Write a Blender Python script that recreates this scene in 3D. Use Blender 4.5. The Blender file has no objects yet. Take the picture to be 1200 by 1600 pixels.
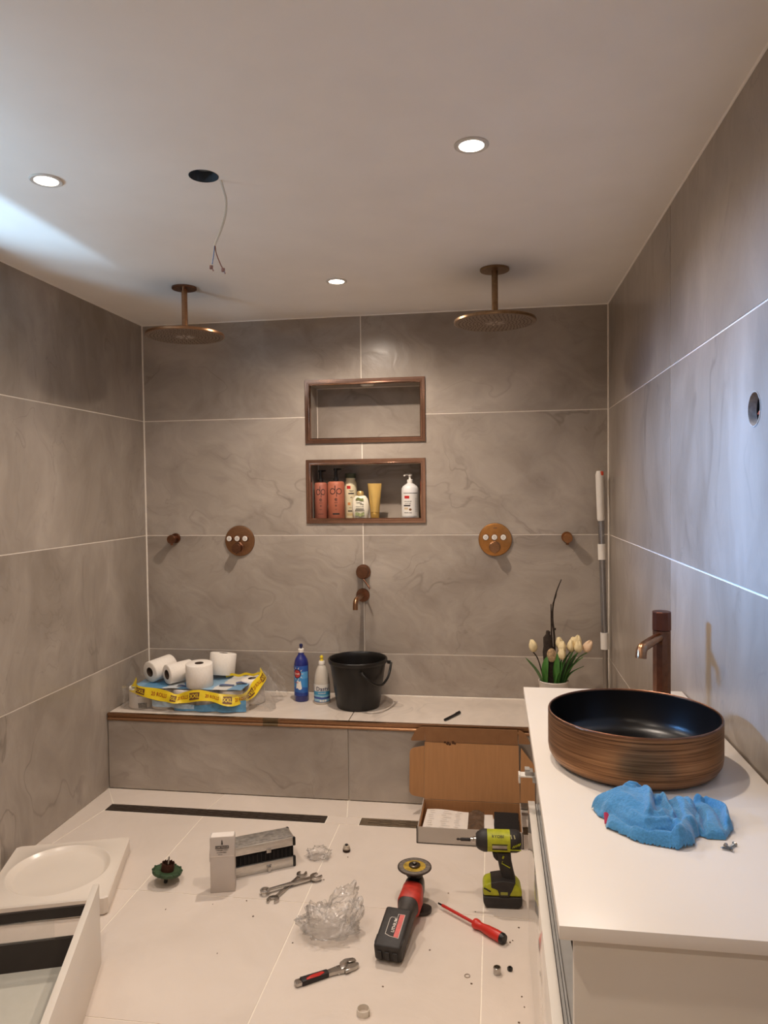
import bpy, bmesh, math, random
from mathutils import Vector, Matrix, noise
random.seed(7)
PI = math.pi
R = math.radians
SC = bpy.context.scene
COL = SC.collection
W, H = 2.364, 2.274            # room width and height; back wall at y = 0, camera towards -y
YF = -4.6                      # wall behind the camera

# ------------------------------------------------------------------ camera
cam = bpy.data.cameras.new('camera')
cam.sensor_fit = 'HORIZONTAL'; cam.sensor_width = 36.0; cam.lens = 36.0 * 1139.88 / 1200.0
cam.clip_start = 0.02
camo = bpy.data.objects.new('camera', cam); COL.objects.link(camo)
cr = Vector((0.98878652, 0.1488558, -0.01196544)); cu = Vector((0.00722664, 0.03233506, 0.99945096)); cf = Vector((-0.14916098, 0.9883301, -0.03089674))
camo.matrix_world = Matrix(((cr.x, cu.x, -cf.x, 1.8188), (cr.y, cu.y, -cf.y, -3.6202), (cr.z, cu.z, -cf.z, 1.4025), (0, 0, 0, 1)))
SC.camera = camo

# ------------------------------------------------------------------ world, daylight, exposure
wd = bpy.data.worlds.new('World'); SC.world = wd; wd.use_nodes = True
bg = wd.node_tree.nodes['Background']; bg.inputs[0].default_value = (0.55, 0.75, 1.0, 1); bg.inputs[1].default_value = 0.5
vs = SC.view_settings
vs.view_transform = 'Standard'; vs.look = 'None'; vs.gamma = 1.0; vs.use_curve_mapping = False
vs.exposure = 0.0
SC.cycles.use_denoising = True
SC.cycles.max_bounces = 10; SC.cycles.diffuse_bounces = 5; SC.cycles.glossy_bounces = 5
SC.cycles.transparent_max_bounces = 16; SC.cycles.caustics_reflective = False; SC.cycles.caustics_refractive = False
SC.cycles.sample_clamp_indirect = 4.0
def lamp(name, kind, loc, energy, color, aim=None, **kw):
    l = bpy.data.lights.new(name, kind); l.energy = energy; l.color = color
    for k, v in kw.items(): setattr(l, k, v)
    o = bpy.data.objects.new(name, l); COL.objects.link(o); o.location = loc
    if aim is not None:
        o.rotation_euler = (Vector(aim) - Vector(loc)).to_track_quat('-Z', 'Y').to_euler()
    return o
# daylight through the window in the left wall
WIN = (-2.75, -1.22, 1.66, 2.13)      # y0, y1, z0, z1
dl = lamp('window_daylight', 'AREA', (-1.5, -2.45, 2.22), 30, (0.16, 0.44, 1.0), (2.36, -2.10, 1.38), shape='RECTANGLE', size=0.7, size_y=0.30)
dl.data.spread = R(45)
# daylight bounced up off the paving outside, entering under the lintel
lamp('ground_bounce', 'AREA', (-0.6, -2.65, 1.36), 58, (0.50, 0.74, 1.0), (0.45, -1.9, 2.27), shape='RECTANGLE', size=0.45, size_y=0.45)
lamp('paving_glint', 'SPOT', (-0.8, -3.35, 0.90), 800, (0.44, 0.70, 1.0), (0.27, -1.62, 2.274), spot_size=R(19), spot_blend=1.0, shadow_soft_size=0.035)
LAMP_W, LAMP_C = 41.0, (1.0, 0.85, 0.715)

# ------------------------------------------------------------------ materials
def lin(c):
    c = c.lstrip('#'); out = []
    for i in (0, 2, 4):
        v = int(c[i:i+2], 16) / 255.0
        out.append(v / 12.92 if v <= 0.04045 else ((v + 0.055) / 1.055) ** 2.4)
    return tuple(out) + (1.0,)
def newmat(name):
    m = bpy.data.materials.new(name); m.use_nodes = True
    nt = m.node_tree; return m, nt, nt.nodes['Principled BSDF']
_mats = {}
def mat(name, col, rough=0.5, metal=0.0, var=0.08, scale=25.0, bump=0.0, coat=0.0, trans=0.0, ior=1.45, emit=0.0, stretch=(1, 1, 1), spec=0.5, sheen=0.0, alpha=1.0):
    if name in _mats: return _mats[name]
    m, nt, p = newmat(name); N = nt.nodes; L = nt.links
    tc = N.new('ShaderNodeTexCoord'); mp = N.new('ShaderNodeMapping'); mp.inputs['Scale'].default_value = stretch
    nz = N.new('ShaderNodeTexNoise'); nz.inputs['Scale'].default_value = scale; nz.inputs['Detail'].default_value = 5
    L.new(tc.outputs['Object'], mp.inputs[0]); L.new(mp.outputs[0], nz.inputs[0])
    rp = N.new('ShaderNodeValToRGB'); c = lin(col)
    rp.color_ramp.elements[0].position = 0.3; rp.color_ramp.elements[1].position = 0.7
    rp.color_ramp.elements[0].color = tuple(max(0, x * (1 - var)) for x in c[:3]) + (1,)
    rp.color_ramp.elements[1].color = tuple(min(1, x * (1 + var)) for x in c[:3]) + (1,)
    L.new(nz.outputs[0], rp.inputs[0]); L.new(rp.outputs[0], p.inputs['Base Color'])
    p.inputs['Roughness'].default_value = rough; p.inputs['Metallic'].default_value = metal
    p.inputs['Coat Weight'].default_value = coat; p.inputs['Transmission Weight'].default_value = trans
    p.inputs['IOR'].default_value = ior; p.inputs['Specular IOR Level'].default_value = spec
    p.inputs['Alpha'].default_value = alpha
    if sheen: p.inputs['Sheen Weight'].default_value = sheen
    if emit:
        L.new(rp.outputs[0], p.inputs['Emission Color']); p.inputs['Emission Strength'].default_value = emit
    if bump:
        b = N.new('ShaderNodeBump'); b.inputs['Strength'].default_value = bump; b.inputs['Distance'].default_value = 0.002
        L.new(nz.outputs[0], b.inputs['Height']); L.new(b.outputs[0], p.inputs['Normal'])
    _mats[name] = m; return m

def stone(name, c_dark, c_mid, c_light, rough, seed=0.0, vein=0.5, stretch=(1, 1, 1), lam=0.025, rot=(0, 0, 0)):
    """large-format porcelain: cloudy ground, flowing thin dark and pale veins"""
    m, nt, p = newmat(name); N = nt.nodes; L = nt.links
    tc = N.new('ShaderNodeTexCoord'); oi = N.new('ShaderNodeObjectInfo')
    mul = N.new('ShaderNodeMath'); mul.operation = 'MULTIPLY'; mul.inputs[1].default_value = 37.0; L.new(oi.outputs['Random'], mul.inputs[0])
    mp = N.new('ShaderNodeMapping'); mp.inputs['Scale'].default_value = stretch; mp.inputs['Rotation'].default_value = rot
    cx = N.new('ShaderNodeCombineXYZ'); L.new(mul.outputs[0], cx.inputs[0]); L.new(mul.outputs[0], cx.inputs[2]); cx.inputs[1].default_value = seed
    add = N.new('ShaderNodeVectorMath'); add.operation = 'ADD'; L.new(tc.outputs['Object'], mp.inputs[0]); L.new(mp.outputs[0], add.inputs[0]); L.new(cx.outputs[0], add.inputs[1])
    wn = N.new('ShaderNodeTexNoise'); wn.inputs['Scale'].default_value = 1.5; wn.inputs['Detail'].default_value = 3; L.new(add.outputs[0], wn.inputs[0])
    sub = N.new('ShaderNodeVectorMath'); sub.operation = 'SCALE'; sub.inputs['Scale'].default_value = 1.1; L.new(wn.outputs['Color'], sub.inputs[0])
    ad2 = N.new('ShaderNodeVectorMath'); ad2.operation = 'ADD'; L.new(add.outputs[0], ad2.inputs[0]); L.new(sub.outputs[0], ad2.inputs[1])
    cl = N.new('ShaderNodeTexNoise'); cl.inputs['Scale'].default_value = 2.2; cl.inputs['Detail'].default_value = 8; cl.inputs['Roughness'].default_value = 0.6; L.new(ad2.outputs[0], cl.inputs[0])
    rp = N.new('ShaderNodeValToRGB'); e = rp.color_ramp.elements
    e[0].position = 0.30; e[0].color = lin(c_dark); e[1].position = 0.72; e[1].color = lin(c_light)
    k = e.new(0.5); k.color = lin(c_mid); L.new(cl.outputs[0], rp.inputs[0])
    # veins: iso-lines of a stretched noise
    vn = N.new('ShaderNodeTexNoise'); vn.inputs['Scale'].default_value = 1.7; vn.inputs['Detail'].default_value = 4; vn.inputs['Roughness'].default_value = 0.45; vn.inputs['Distortion'].default_value = 0.6
    L.new(ad2.outputs[0], vn.inputs[0])
    s5 = N.new('ShaderNodeMath'); s5.operation = 'SUBTRACT'; s5.inputs[1].default_value = 0.5; L.new(vn.outputs[0], s5.inputs[0])
    ab = N.new('ShaderNodeMath'); ab.operation = 'ABSOLUTE'; L.new(s5.outputs[0], ab.inputs[0])
    vr = N.new('ShaderNodeMapRange'); vr.inputs['From Min'].default_value = 0.0; vr.inputs['From Max'].default_value = 0.013; vr.inputs['To Min'].default_value = 1; vr.inputs['To Max'].default_value = 0; L.new(ab.outputs[0], vr.inputs[0])
    # veins fade in and out
    fd = N.new('ShaderNodeTexNoise'); fd.inputs['Scale'].default_value = 1.9; L.new(add.outputs[0], fd.inputs[0])
    fr = N.new('ShaderNodeMapRange'); fr.inputs['From Min'].default_value = 0.48; fr.inputs['From Max'].default_value = 0.68; L.new(fd.outputs[0], fr.inputs[0])
    vm = N.new('ShaderNodeMath'); vm.operation = 'MULTIPLY'; L.new(vr.outputs[0], vm.inputs[0]); L.new(fr.outputs[0], vm.inputs[1])
    vs2 = N.new('ShaderNodeMath'); vs2.operation = 'MULTIPLY'; vs2.inputs[1].default_value = vein; L.new(vm.outputs[0], vs2.inputs[0])
    v2 = N.new('ShaderNodeTexNoise'); v2.inputs['Scale'].default_value = 3.6; v2.inputs['Detail'].default_value = 5; v2.inputs['Roughness'].default_value = 0.5; v2.inputs['Distortion'].default_value = 0.8
    L.new(ad2.outputs[0], v2.inputs[0])
    s6 = N.new('ShaderNodeMath'); s6.operation = 'SUBTRACT'; s6.inputs[1].default_value = 0.46; L.new(v2.outputs[0], s6.inputs[0])
    a6 = N.new('ShaderNodeMath'); a6.operation = 'ABSOLUTE'; L.new(s6.outputs[0], a6.inputs[0])
    r6 = N.new('ShaderNodeMapRange'); r6.inputs['From Max'].default_value = 0.012; r6.inputs['To Min'].default_value = 1; r6.inputs['To Max'].default_value = 0; L.new(a6.outputs[0], r6.inputs[0])
    f6 = N.new('ShaderNodeMapRange'); f6.inputs['From Min'].default_value = 0.50; f6.inputs['From Max'].default_value = 0.36; f6.inputs['To Min'].default_value = 0; f6.inputs['To Max'].default_value = 0.55; L.new(fd.outputs[0], f6.inputs[0])
    m6 = N.new('ShaderNodeMath'); m6.operation = 'MULTIPLY'; L.new(r6.outputs[0], m6.inputs[0]); L.new(f6.outputs[0], m6.inputs[1])
    m7 = N.new('ShaderNodeMath'); m7.operation = 'MULTIPLY_ADD'; m7.inputs[1].default_value = vein; L.new(m6.outputs[0], m7.inputs[0]); L.new(vs2.outputs[0], m7.inputs[2])
    vs2 = m7; vs2.use_clamp = True
    # fine swirling lamination
    wv = N.new('ShaderNodeTexWave'); wv.inputs['Scale'].default_value = 3.4; wv.inputs['Distortion'].default_value = 9.0; wv.inputs['Detail'].default_value = 5; wv.inputs['Detail Scale'].default_value = 1.3; wv.inputs['Detail Roughness'].default_value = 0.65
    L.new(ad2.outputs[0], wv.inputs[0])
    wr = N.new('ShaderNodeMapRange'); wr.inputs['To Min'].default_value = 1 - lam; wr.inputs['To Max'].default_value = 1 + lam; L.new(wv.outputs['Fac'], wr.inputs[0])
    mx0 = N.new('ShaderNodeVectorMath'); mx0.operation = 'SCALE'; L.new(rp.outputs[0], mx0.inputs[0]); L.new(wr.outputs[0], mx0.inputs['Scale'])
    mx = N.new('ShaderNodeMix'); mx.data_type = 'RGBA'; L.new(vs2.outputs[0], mx.inputs[0]); L.new(mx0.outputs[0], mx.inputs[6])
    dk = lin(c_dark); mx.inputs[7].default_value = (dk[0] * 0.45, dk[1] * 0.43, dk[2] * 0.42, 1)
    L.new(mx.outputs[2], p.inputs['Base Color'])
    p.inputs['Roughness'].default_value = rough
    b = N.new('ShaderNodeBump'); b.inputs['Strength'].default_value = 0.10; b.inputs['Distance'].default_value = 0.004
    ha = N.new('ShaderNodeMath'); ha.operation = 'ADD'; L.new(cl.outputs[0], ha.inputs[0]); L.new(wv.outputs['Fac'], ha.inputs[1])
    L.new(ha.outputs[0], b.inputs['Height']); L.new(b.outputs[0], p.inputs['Normal'])
    return m

def film(name, tint, gloss_rough=0.08, opac=0.12, bumpy=0.6, scale=22.0):
    """thin clear plastic: see-through with glints on its creases"""
    m, nt, p = newmat(name); N = nt.nodes; L = nt.links
    nt.nodes.remove(p); out = N['Material Output']
    tr = N.new('ShaderNodeBsdfTransparent'); tr.inputs[0].default_value = tint
    gl = N.new('ShaderNodeBsdfGlossy'); gl.inputs['Roughness'].default_value = gloss_rough
    df = N.new('ShaderNodeBsdfDiffuse'); df.inputs[0].default_value = (0.8, 0.78, 0.75, 1)
    lw = N.new('ShaderNodeLayerWeight'); lw.inputs['Blend'].default_value = 0.28
    tc = N.new('ShaderNodeTexCoord'); nz = N.new('ShaderNodeTexNoise'); nz.inputs['Scale'].default_value = scale; nz.inputs['Detail'].default_value = 3; nz.inputs['Distortion'].default_value = 1.5
    L.new(tc.outputs['Object'], nz.inputs[0])
    b = N.new('ShaderNodeBump'); b.inputs['Strength'].default_value = bumpy; b.inputs['Distance'].default_value = 0.02; L.new(nz.outputs[0], b.inputs['Height'])
    for n in (gl, lw, df): L.new(b.outputs[0], n.inputs['Normal'])
    mr = N.new('ShaderNodeMapRange'); mr.inputs['To Min'].default_value = 0.05; mr.inputs['To Max'].default_value = 0.45; L.new(lw.outputs['Fresnel'], mr.inputs[0])
    m1 = N.new('ShaderNodeMixShader'); m1.inputs[0].default_value = opac; L.new(tr.outputs[0], m1.inputs[1]); L.new(df.outputs[0], m1.inputs[2])
    m2 = N.new('ShaderNodeMixShader'); L.new(mr.outputs[0], m2.inputs[0]); L.new(m1.outputs[0], m2.inputs[1]); L.new(gl.outputs[0], m2.inputs[2])
    L.new(m2.outputs[0], out.inputs['Surface'])
    return m

def zone(name, stops, axis=2, rough=0.35, metal=0.0, wav=0.0):
    """printed sheet: bands of colour along one object axis, hard edged"""
    m, nt, p = newmat(name); N = nt.nodes; L = nt.links
    tc = N.new('ShaderNodeTexCoord'); sp = N.new('ShaderNodeSeparateXYZ'); L.new(tc.outputs['Object'], sp.inputs[0])
    rp = N.new('ShaderNodeValToRGB'); rp.color_ramp.interpolation = 'CONSTANT'; e = rp.color_ramp.elements
    lo, hi = stops[0][0], stops[-1][0] + 1e-4
    mr = N.new('ShaderNodeMapRange'); mr.inputs['From Min'].default_value = lo; mr.inputs['From Max'].default_value = hi
    nz = N.new('ShaderNodeTexNoise'); nz.inputs['Scale'].default_value = 14; L.new(tc.outputs['Object'], nz.inputs[0])
    ad = N.new('ShaderNodeMath'); ad.operation = 'MULTIPLY_ADD'; ad.inputs[1].default_value = wav; L.new(nz.outputs[0], ad.inputs[0]); L.new(sp.outputs[axis], ad.inputs[2])
    L.new(ad.outputs[0], mr.inputs[0]); L.new(mr.outputs[0], rp.inputs[0])
    e[0].position = 0; e[0].color = lin(stops[0][1])
    e[1].position = (stops[1][0] - lo) / (hi - lo) if len(stops) > 1 else 1; e[1].color = lin(stops[1][1])
    for z, c in stops[2:]:
        k = e.new(min(1, (z - lo) / (hi - lo))); k.color = lin(c)
    L.new(rp.outputs[0], p.inputs['Base Color']); p.inputs['Roughness'].default_value = rough; p.inputs['Metallic'].default_value = metal
    return m

WALL = stone('porcelain_wall', '#8b7f75', '#a0958a', '#b2a79c', 0.28, 1.0, 0.48, (0.95, 1.0, 1.25), 0.014, (0, R(42), 0))
WALLS = stone('porcelain_wall_side', '#887d72', '#9a8f84', '#aea398', 0.28, 5.0, 0.5, (1.0, 1.35, 0.75), 0.014, (R(18), 0, 0))
BENCHT = stone('porcelain_bench', '#cbbeb1', '#d4c7ba', '#dbcec1', 0.32, 9.0, 0.45)
FLOORT = stone('porcelain_floor', '#d3c6ba', '#d9ccc0', '#dfd2c6', 0.38, 3.0, 0.0, lam=0.0)
GROUT = mat('grout', '#e2d9cd', 0.9, var=0.05, scale=60, bump=0.2)
GROUTF = mat('grout_floor', '#f1e8da', 0.9, var=0.05, scale=60, bump=0.2)
PLASTER = mat('ceiling_paint', '#f3eee7', 0.85, var=0.02, scale=6, bump=0.06)
COPPER = mat('brushed_copper', '#9f7859', 0.30, 1.0, var=0.15, scale=60, stretch=(1, 1, 6))
COPPERD = mat('brushed_copper_dark', '#7f5b47', 0.34, 1.0, var=0.18, scale=50)
BRONZE = mat('brushed_bronze', '#8f7458', 0.32, 1.0, var=0.15, scale=70)
ROSE = mat('polished_rose_copper', '#bd9681', 0.13, 1.0, var=0.08, scale=20)
STEEL = mat('chrome_steel', '#b9b4ae', 0.22, 1.0, var=0.12, scale=60)
ALU = mat('brushed_aluminium', '#d2cdc6', 0.34, 0.9, var=0.12, scale=40, stretch=(1, 8, 8))
ALUD = mat('grey_aluminium_profile', '#bebcb8', 0.45, 0.25, var=0.08, scale=20)
DSTEEL = mat('dark_drain_steel', '#5b5048', 0.38, 0.8, var=0.12, scale=40)
WHITE = mat('white_lacquer', '#ddd4c8', 0.32, var=0.015, scale=8)
GLOSS = mat('white_gloss_front', '#e6dfd5', 0.08, var=0.015, scale=8, coat=0.3)
CERAM = mat('white_acrylic', '#e3d8cb', 0.25, var=0.015, scale=8)
BLACKP = mat('black_plastic', '#141211', 0.38, var=0.2, scale=80)
BLACKB = mat('black_bucket_plastic', '#171412', 0.36, var=0.25, scale=30, bump=0.1)
DGREY = mat('anthracite_metal', '#3b3431', 0.42, 0.3, var=0.06, scale=20)
DARK = mat('dark_void', '#15110f', 0.8, var=0.1)
WPLAST = mat('white_plastic', '#e4ded6', 0.35, var=0.03)
PAPER = mat('tissue_paper', '#e9e1d7', 0.95, var=0.03, scale=140, bump=0.35)
CARD = mat('brown_cardboard', '#a5774d', 0.85, var=0.06, scale=8, stretch=(12, 1, 1), bump=0.08)
CARDD = mat('brown_cardboard_edge', '#8f6643', 0.85, var=0.08, scale=30)
GREYC = mat('grey_coated_card', '#b4aaa0', 0.55, var=0.03, scale=20)
RED = mat('red_plastic', '#b8251d', 0.35, var=0.1, scale=40)
REDW = mat('worn_red_plastic', '#b23327', 0.45, var=0.22, scale=55)
LIME = mat('lime_plastic', '#a9ad22', 0.42, var=0.16, scale=50)
CHAR = mat('charcoal_rubber', '#2c2826', 0.55, var=0.2, scale=70, bump=0.15)
INK = mat('dark_ink', '#2a2422', 0.6, var=0.1)
WINK = mat('white_ink', '#e8e2da', 0.6, var=0.03)
RINK = mat('red_ink', '#b3201c', 0.55, var=0.06)

# ------------------------------------------------------------------ mesh builder
class B:
    def __init__(s): s.bm = bmesh.new()
    def _xf(s, vs, m):
        if m is not None: bmesh.ops.transform(s.bm, matrix=m, verts=vs)
    def box(s, c, d, rot=None, bev=0.0, seg=2, m=None):
        r = bmesh.ops.create_cube(s.bm, size=1.0); vs = r['verts']
        bmesh.ops.scale(s.bm, vec=d, verts=vs)
        if bev:
            es = list({e for v in vs for e in v.link_edges})
            r2 = bmesh.ops.bevel(s.bm, geom=es, offset=bev, segments=seg, affect='EDGES', profile=0.5)
            vs = list({v for f in r2['faces'] for v in f.verts} | {v for v in vs if v.is_valid})
            seen = set(vs); st = list(vs)
            while st:
                v = st.pop()
                for e in v.link_edges:
                    o = e.other_vert(v)
                    if o not in seen: seen.add(o); st.append(o)
            vs = list(seen)
        mm = Matrix.Translation(c)
        if rot is not None: mm = mm @ (rot if isinstance(rot, Matrix) else Matrix.Rotation(rot, 4, 'Z'))
        s._xf(vs, mm); s._xf(vs, m); return s
    def ring(s, pts): return [s.bm.verts.new(p) for p in pts]
    def skin(s, rings, closed=True, cap0=True, cap1=True):
        f = s.bm.faces.new
        for a, b in zip(rings[:-1], rings[1:]):
            n = len(a)
            for i in range(n if closed else n - 1):
                j = (i + 1) % n
                try: f((a[i], a[j], b[j], b[i]))
                except ValueError: pass
        if closed and cap0 and len(rings[0]) > 2: f(list(reversed(rings[0])))
        if closed and cap1 and len(rings[-1]) > 2: f(rings[-1])
        return s
    def lathe(s, prof, n=32, m=None, cap0=True, cap1=True, sx=1.0, sy=1.0):
        rings = []
        for r, z in prof:
            rings.append(s.ring([(max(r, 1e-5) * sx * math.cos(2 * PI * i / n), max(r, 1e-5) * sy * math.sin(2 * PI * i / n), z) for i in range(n)]))
        s.skin(rings, True, cap0, cap1)
        s._xf([v for r in rings for v in r], m); return s
    def cyl(s, p0, p1, r0, r1=None, n=20):
        p0, p1 = Vector(p0), Vector(p1); d = p1 - p0
        m = Matrix.Translation(p0) @ d.to_track_quat('Z', 'Y').to_matrix().to_4x4()
        return s.lathe([(r0, 0), (r0 if r1 is None else r1, d.length)], n, m)
    def tube(s, pts, r, n=8, cap=True):
        pts = [Vector(p) for p in pts]; k = len(pts); rings = []
        rr = r if isinstance(r, (list, tuple)) else [r] * k
        up = Vector((0, 0, 1)); prev = None
        for i, p in enumerate(pts):
            t = (pts[min(i + 1, k - 1)] - pts[max(i - 1, 0)]).normalized()
            if prev is None:
                a = t.cross(up)
                if a.length < 1e-3: a = t.cross(Vector((1, 0, 0)))
            else: a = prev - t * prev.dot(t)
            a.normalize(); prev = a; b = t.cross(a)
            rings.append(s.ring([p + (a * math.cos(2 * PI * q / n) + b * math.sin(2 * PI * q / n)) * rr[i] for q in range(n)]))
        return s.skin(rings, True, cap, cap)
    def prism(s, poly, z0, z1, m=None, bev=0.0, seg=2):
        n = len(poly)
        a = s.ring([(x, y, z0) for x, y in poly]); b = s.ring([(x, y, z1) for x, y in poly])
        s.skin([a, b]); vs = a + b
        if bev:
            es = list({e for v in vs for e in v.link_edges})
            r2 = bmesh.ops.bevel(s.bm, geom=es, offset=bev, segments=seg, affect='EDGES', profile=0.5)
            seen = {v for f in r2['faces'] for v in f.verts}; st = list(seen)
            while st:
                v = st.pop()
                for e in v.link_edges:
                    o = e.other_vert(v)
                    if o not in seen: seen.add(o); st.append(o)
            vs = list(seen)
        s._xf(vs, m); return s
    def sheet(s, fn, nu, nv, thick=0.0):
        g = [[s.bm.verts.new(fn(i / nu, j / nv)) for i in range(nu + 1)] for j in range(nv + 1)]
        fs = []
        for j in range(nv):
            for i in range(nu): fs.append(s.bm.faces.new((g[j][i], g[j][i + 1], g[j + 1][i + 1], g[j + 1][i])))
        if thick:
            bmesh.ops.recalc_face_normals(s.bm, faces=fs)
            bmesh.ops.solidify(s.bm, geom=fs, thickness=thick)
        return s
    def panel(s, rect, t, mp, holes=(), circ=()):
        """flat slab rect=(u0,u1,v0,v1), thickness t, with rectangular and round holes, mapped by mp(u,v,w)"""
        u0, u1, v0, v1 = rect
        hs = [h for h in holes if h[0] < u1 and h[1] > u0 and h[2] < v1 and h[3] > v0]
        cs = [c for c in circ if u0 < c[0] - c[2] * 1.3 and c[0] + c[2] * 1.3 < u1 and v0 < c[1] - c[2] * 1.3 and c[1] + c[2] * 1.3 < v1]
        hs += [(c[0] - c[2] * 1.25, c[0] + c[2] * 1.25, c[1] - c[2] * 1.25, c[1] + c[2] * 1.25) for c in cs]
        us = sorted({u0, u1} | {min(max(x, u0), u1) for h in hs for x in h[:2]}); vv = sorted({v0, v1} | {min(max(x, v0), v1) for h in hs for x in h[2:]})
        V = {}
        def vt(u, v, w):
            k = (round(u, 5), round(v, 5), w)
            if k not in V: V[k] = s.bm.verts.new(mp(u, v, w))
            return V[k]
        ed = {}
        def face(q):
            s.bm.faces.new([vt(a, b, 0.0) for a, b in q]); s.bm.faces.new([vt(a, b, -t) for a, b in reversed(q)])
            for a, b in zip(q, q[1:] + q[:1]):
                ka, kb = (round(a[0], 5), round(a[1], 5)), (round(b[0], 5), round(b[1], 5))
                if (kb, ka) in ed: del ed[(kb, ka)]
                else: ed[(ka, kb)] = (a, b)
        for i in range(len(us) - 1):
            for j in range(len(vv) - 1):
                um, vm = (us[i] + us[i + 1]) / 2, (vv[j] + vv[j + 1]) / 2
                if any(h[0] < um < h[1] and h[2] < vm < h[3] for h in hs): continue
                face([(us[i], vv[j]), (us[i + 1], vv[j]), (us[i + 1], vv[j + 1]), (us[i], vv[j + 1])])
        for c in cs:
            n = 40; q = c[2] * 1.25
            o = []; inn = []
            for k in range(n):
                a = 2 * PI * k / n; ca, sa = math.cos(a), math.sin(a); f = q / max(abs(ca), abs(sa))
                o.append((c[0] + ca * f, c[1] + sa * f)); inn.append((c[0] + ca * c[2], c[1] + sa * c[2]))
            for k in range(n): face([o[k], o[(k + 1) % n], inn[(k + 1) % n], inn[k]])
        for a, b in ed.values():
            s.bm.faces.new((vt(*b, 0.0), vt(*a, 0.0), vt(*a, -t), vt(*b, -t)))
        return s
    def done(s, name, m, parent=None, ang=38, kind=None, loc=None, label=None):
        bm = s.bm
        bmesh.ops.recalc_face_normals(bm, faces=bm.faces)
        for f in bm.faces: f.smooth = True
        ca = R(ang)
        for e in bm.edges:
            if len(e.link_faces) == 2 and e.calc_face_angle(0) > ca: e.smooth = False
        me = bpy.data.meshes.new(name); bm.to_mesh(me); bm.free()
        me.materials.append(m)
        o = bpy.data.objects.new(name, me); COL.objects.link(o)
        if parent is not None: o.parent = parent
        if kind: o['kind'] = kind
        if label: o['label'] = label
        if loc is not None: o.location = loc
        return o

def thing(name, label, cat, loc=(0, 0, 0), rotz=0.0, group=None):
    o = bpy.data.objects.new(name, None); COL.objects.link(o); o.empty_display_size = 0.05
    o.location = loc; o.rotation_euler = (0, 0, rotz); o['label'] = label; o['category'] = cat
    if group: o['group'] = group
    return o
def tag(o, label, cat, group=None):
    o['label'] = label; o['category'] = cat
    if group: o['group'] = group
    return o
def copy_thing(root, loc, label, rot=None, group=None):
    r = root.copy(); COL.objects.link(r); r.location = loc; r['label'] = label
    if rot is not None: r.rotation_euler = rot
    if group: r['group'] = group
    for ch in list(root.children):
        c = ch.copy(); COL.objects.link(c); c.parent = r
        for g in list(ch.children):
            d = g.copy(); COL.objects.link(d); d.parent = c
    return r

_txt = {}
def text_geo(txt, size):
    k = (txt, size)
    if k in _txt: return _txt[k]
    cu_ = bpy.data.curves.new('txt', 'FONT'); cu_.body = txt; cu_.size = size; cu_.align_x = 'CENTER'; cu_.align_y = 'CENTER'; cu_.resolution_u = 2; cu_.offset = size * 0.012
    ob = bpy.data.objects.new('txt', cu_); COL.objects.link(ob)
    dg = bpy.context.evaluated_depsgraph_get(); me = bpy.data.meshes.new_from_object(ob.evaluated_get(dg))
    vs_ = [tuple(v.co) for v in me.vertices]; fs_ = [tuple(p.vertices) for p in me.polygons]
    bpy.data.objects.remove(ob); bpy.data.curves.remove(cu_); bpy.data.meshes.remove(me)
    _txt[k] = (vs_, fs_); return _txt[k]
def lettering(txt, size, fn, m, parent, name='lettering', xs=1.0, extra=None):
    """text as thin ink, each point (x,y) mapped by fn to the surface"""
    items = [(txt, size, 0.0, 0.0)] if extra is None else extra
    me = bpy.data.meshes.new(name); V, F = [], []
    for t, sz, ox, oy in items:
        v, f = text_geo(t, sz); n = len(V)
        V += [tuple(fn(x * xs + ox, y + oy)) for x, y, z in v]; F += [tuple(i + n for i in q) for q in f]
    me.from_pydata(V, [], F); me.materials.append(m)
    o = bpy.data.objects.new(name, me); COL.objects.link(o); o.parent = parent
    return o
def on_cyl(r, zc, a0):
    return lambda x, y: (r * math.cos(a0 + x / r), r * math.sin(a0 + x / r), zc + y)
def arc_sheet(b, r, z0, z1, a0, a1, n=14):
    return b.sheet(lambda u, v: (r * math.cos(a0 + (a1 - a0) * u), r * math.sin(a0 + (a1 - a0) * u), z0 + (z1 - z0) * v), n, 1)

# ================================================================== ROOM
TT, GAP = 0.003, 0.005
NICHES = [(0.884, 1.476, 1.648, 1.950), (0.884, 1.474, 1.243, 1.548)]
Z1 = 0.574; ROWS = [(0, Z1), (Z1, Z1 + 0.6), (Z1 + 0.6, Z1 + 1.2), (Z1 + 1.2, H)]
def tile_wall(parent, mp, ucuts, rows, m, holes=(), circ=(), t=TT):
    for v0, v1 in rows:
        for u0, u1 in zip(ucuts[:-1], ucuts[1:]):
            b = B().panel((u0 + GAP / 2, u1 - GAP / 2, v0 + GAP / 2, v1 - GAP / 2), t, mp, holes, circ)
            if b.bm.faces: b.done('tile', m, parent)
            else: b.bm.free()
def st(o): o['kind'] = 'structure'; return o
mpB = lambda u, v, w: (u, -w, v)                       # back wall, faces -y
wb = st(B().panel((0, W, 0, H), 0.20, lambda u, v, w: (u, 0.0015 - w, v), NICHES).done('wall_back', GROUT))
tile_wall(wb, mpB, [0, 1.1646, W], ROWS, WALL, NICHES)
mpL = lambda u, v, w: (w, u, v)                        # left wall, faces +x
wl = st(B().panel((YF, 0, 0, H), 0.10, lambda u, v, w: (-0.0015 + w, u, v), [WIN]).done('wall_left', GROUT))
tile_wall(wl, mpL, [YF, -3.6, -2.4, -1.2, 0], ROWS, WALLS, [WIN])
SOCK = (-1.975, 1.563, 0.038)
mpR = lambda u, v, w: (W - w, u, v)
wr_ = st(B().panel((YF, 0, 0, H), 0.10, lambda u, v, w: (W + 0.0015 - w, u, v), [], [SOCK]).done('wall_right', GROUT))
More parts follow.
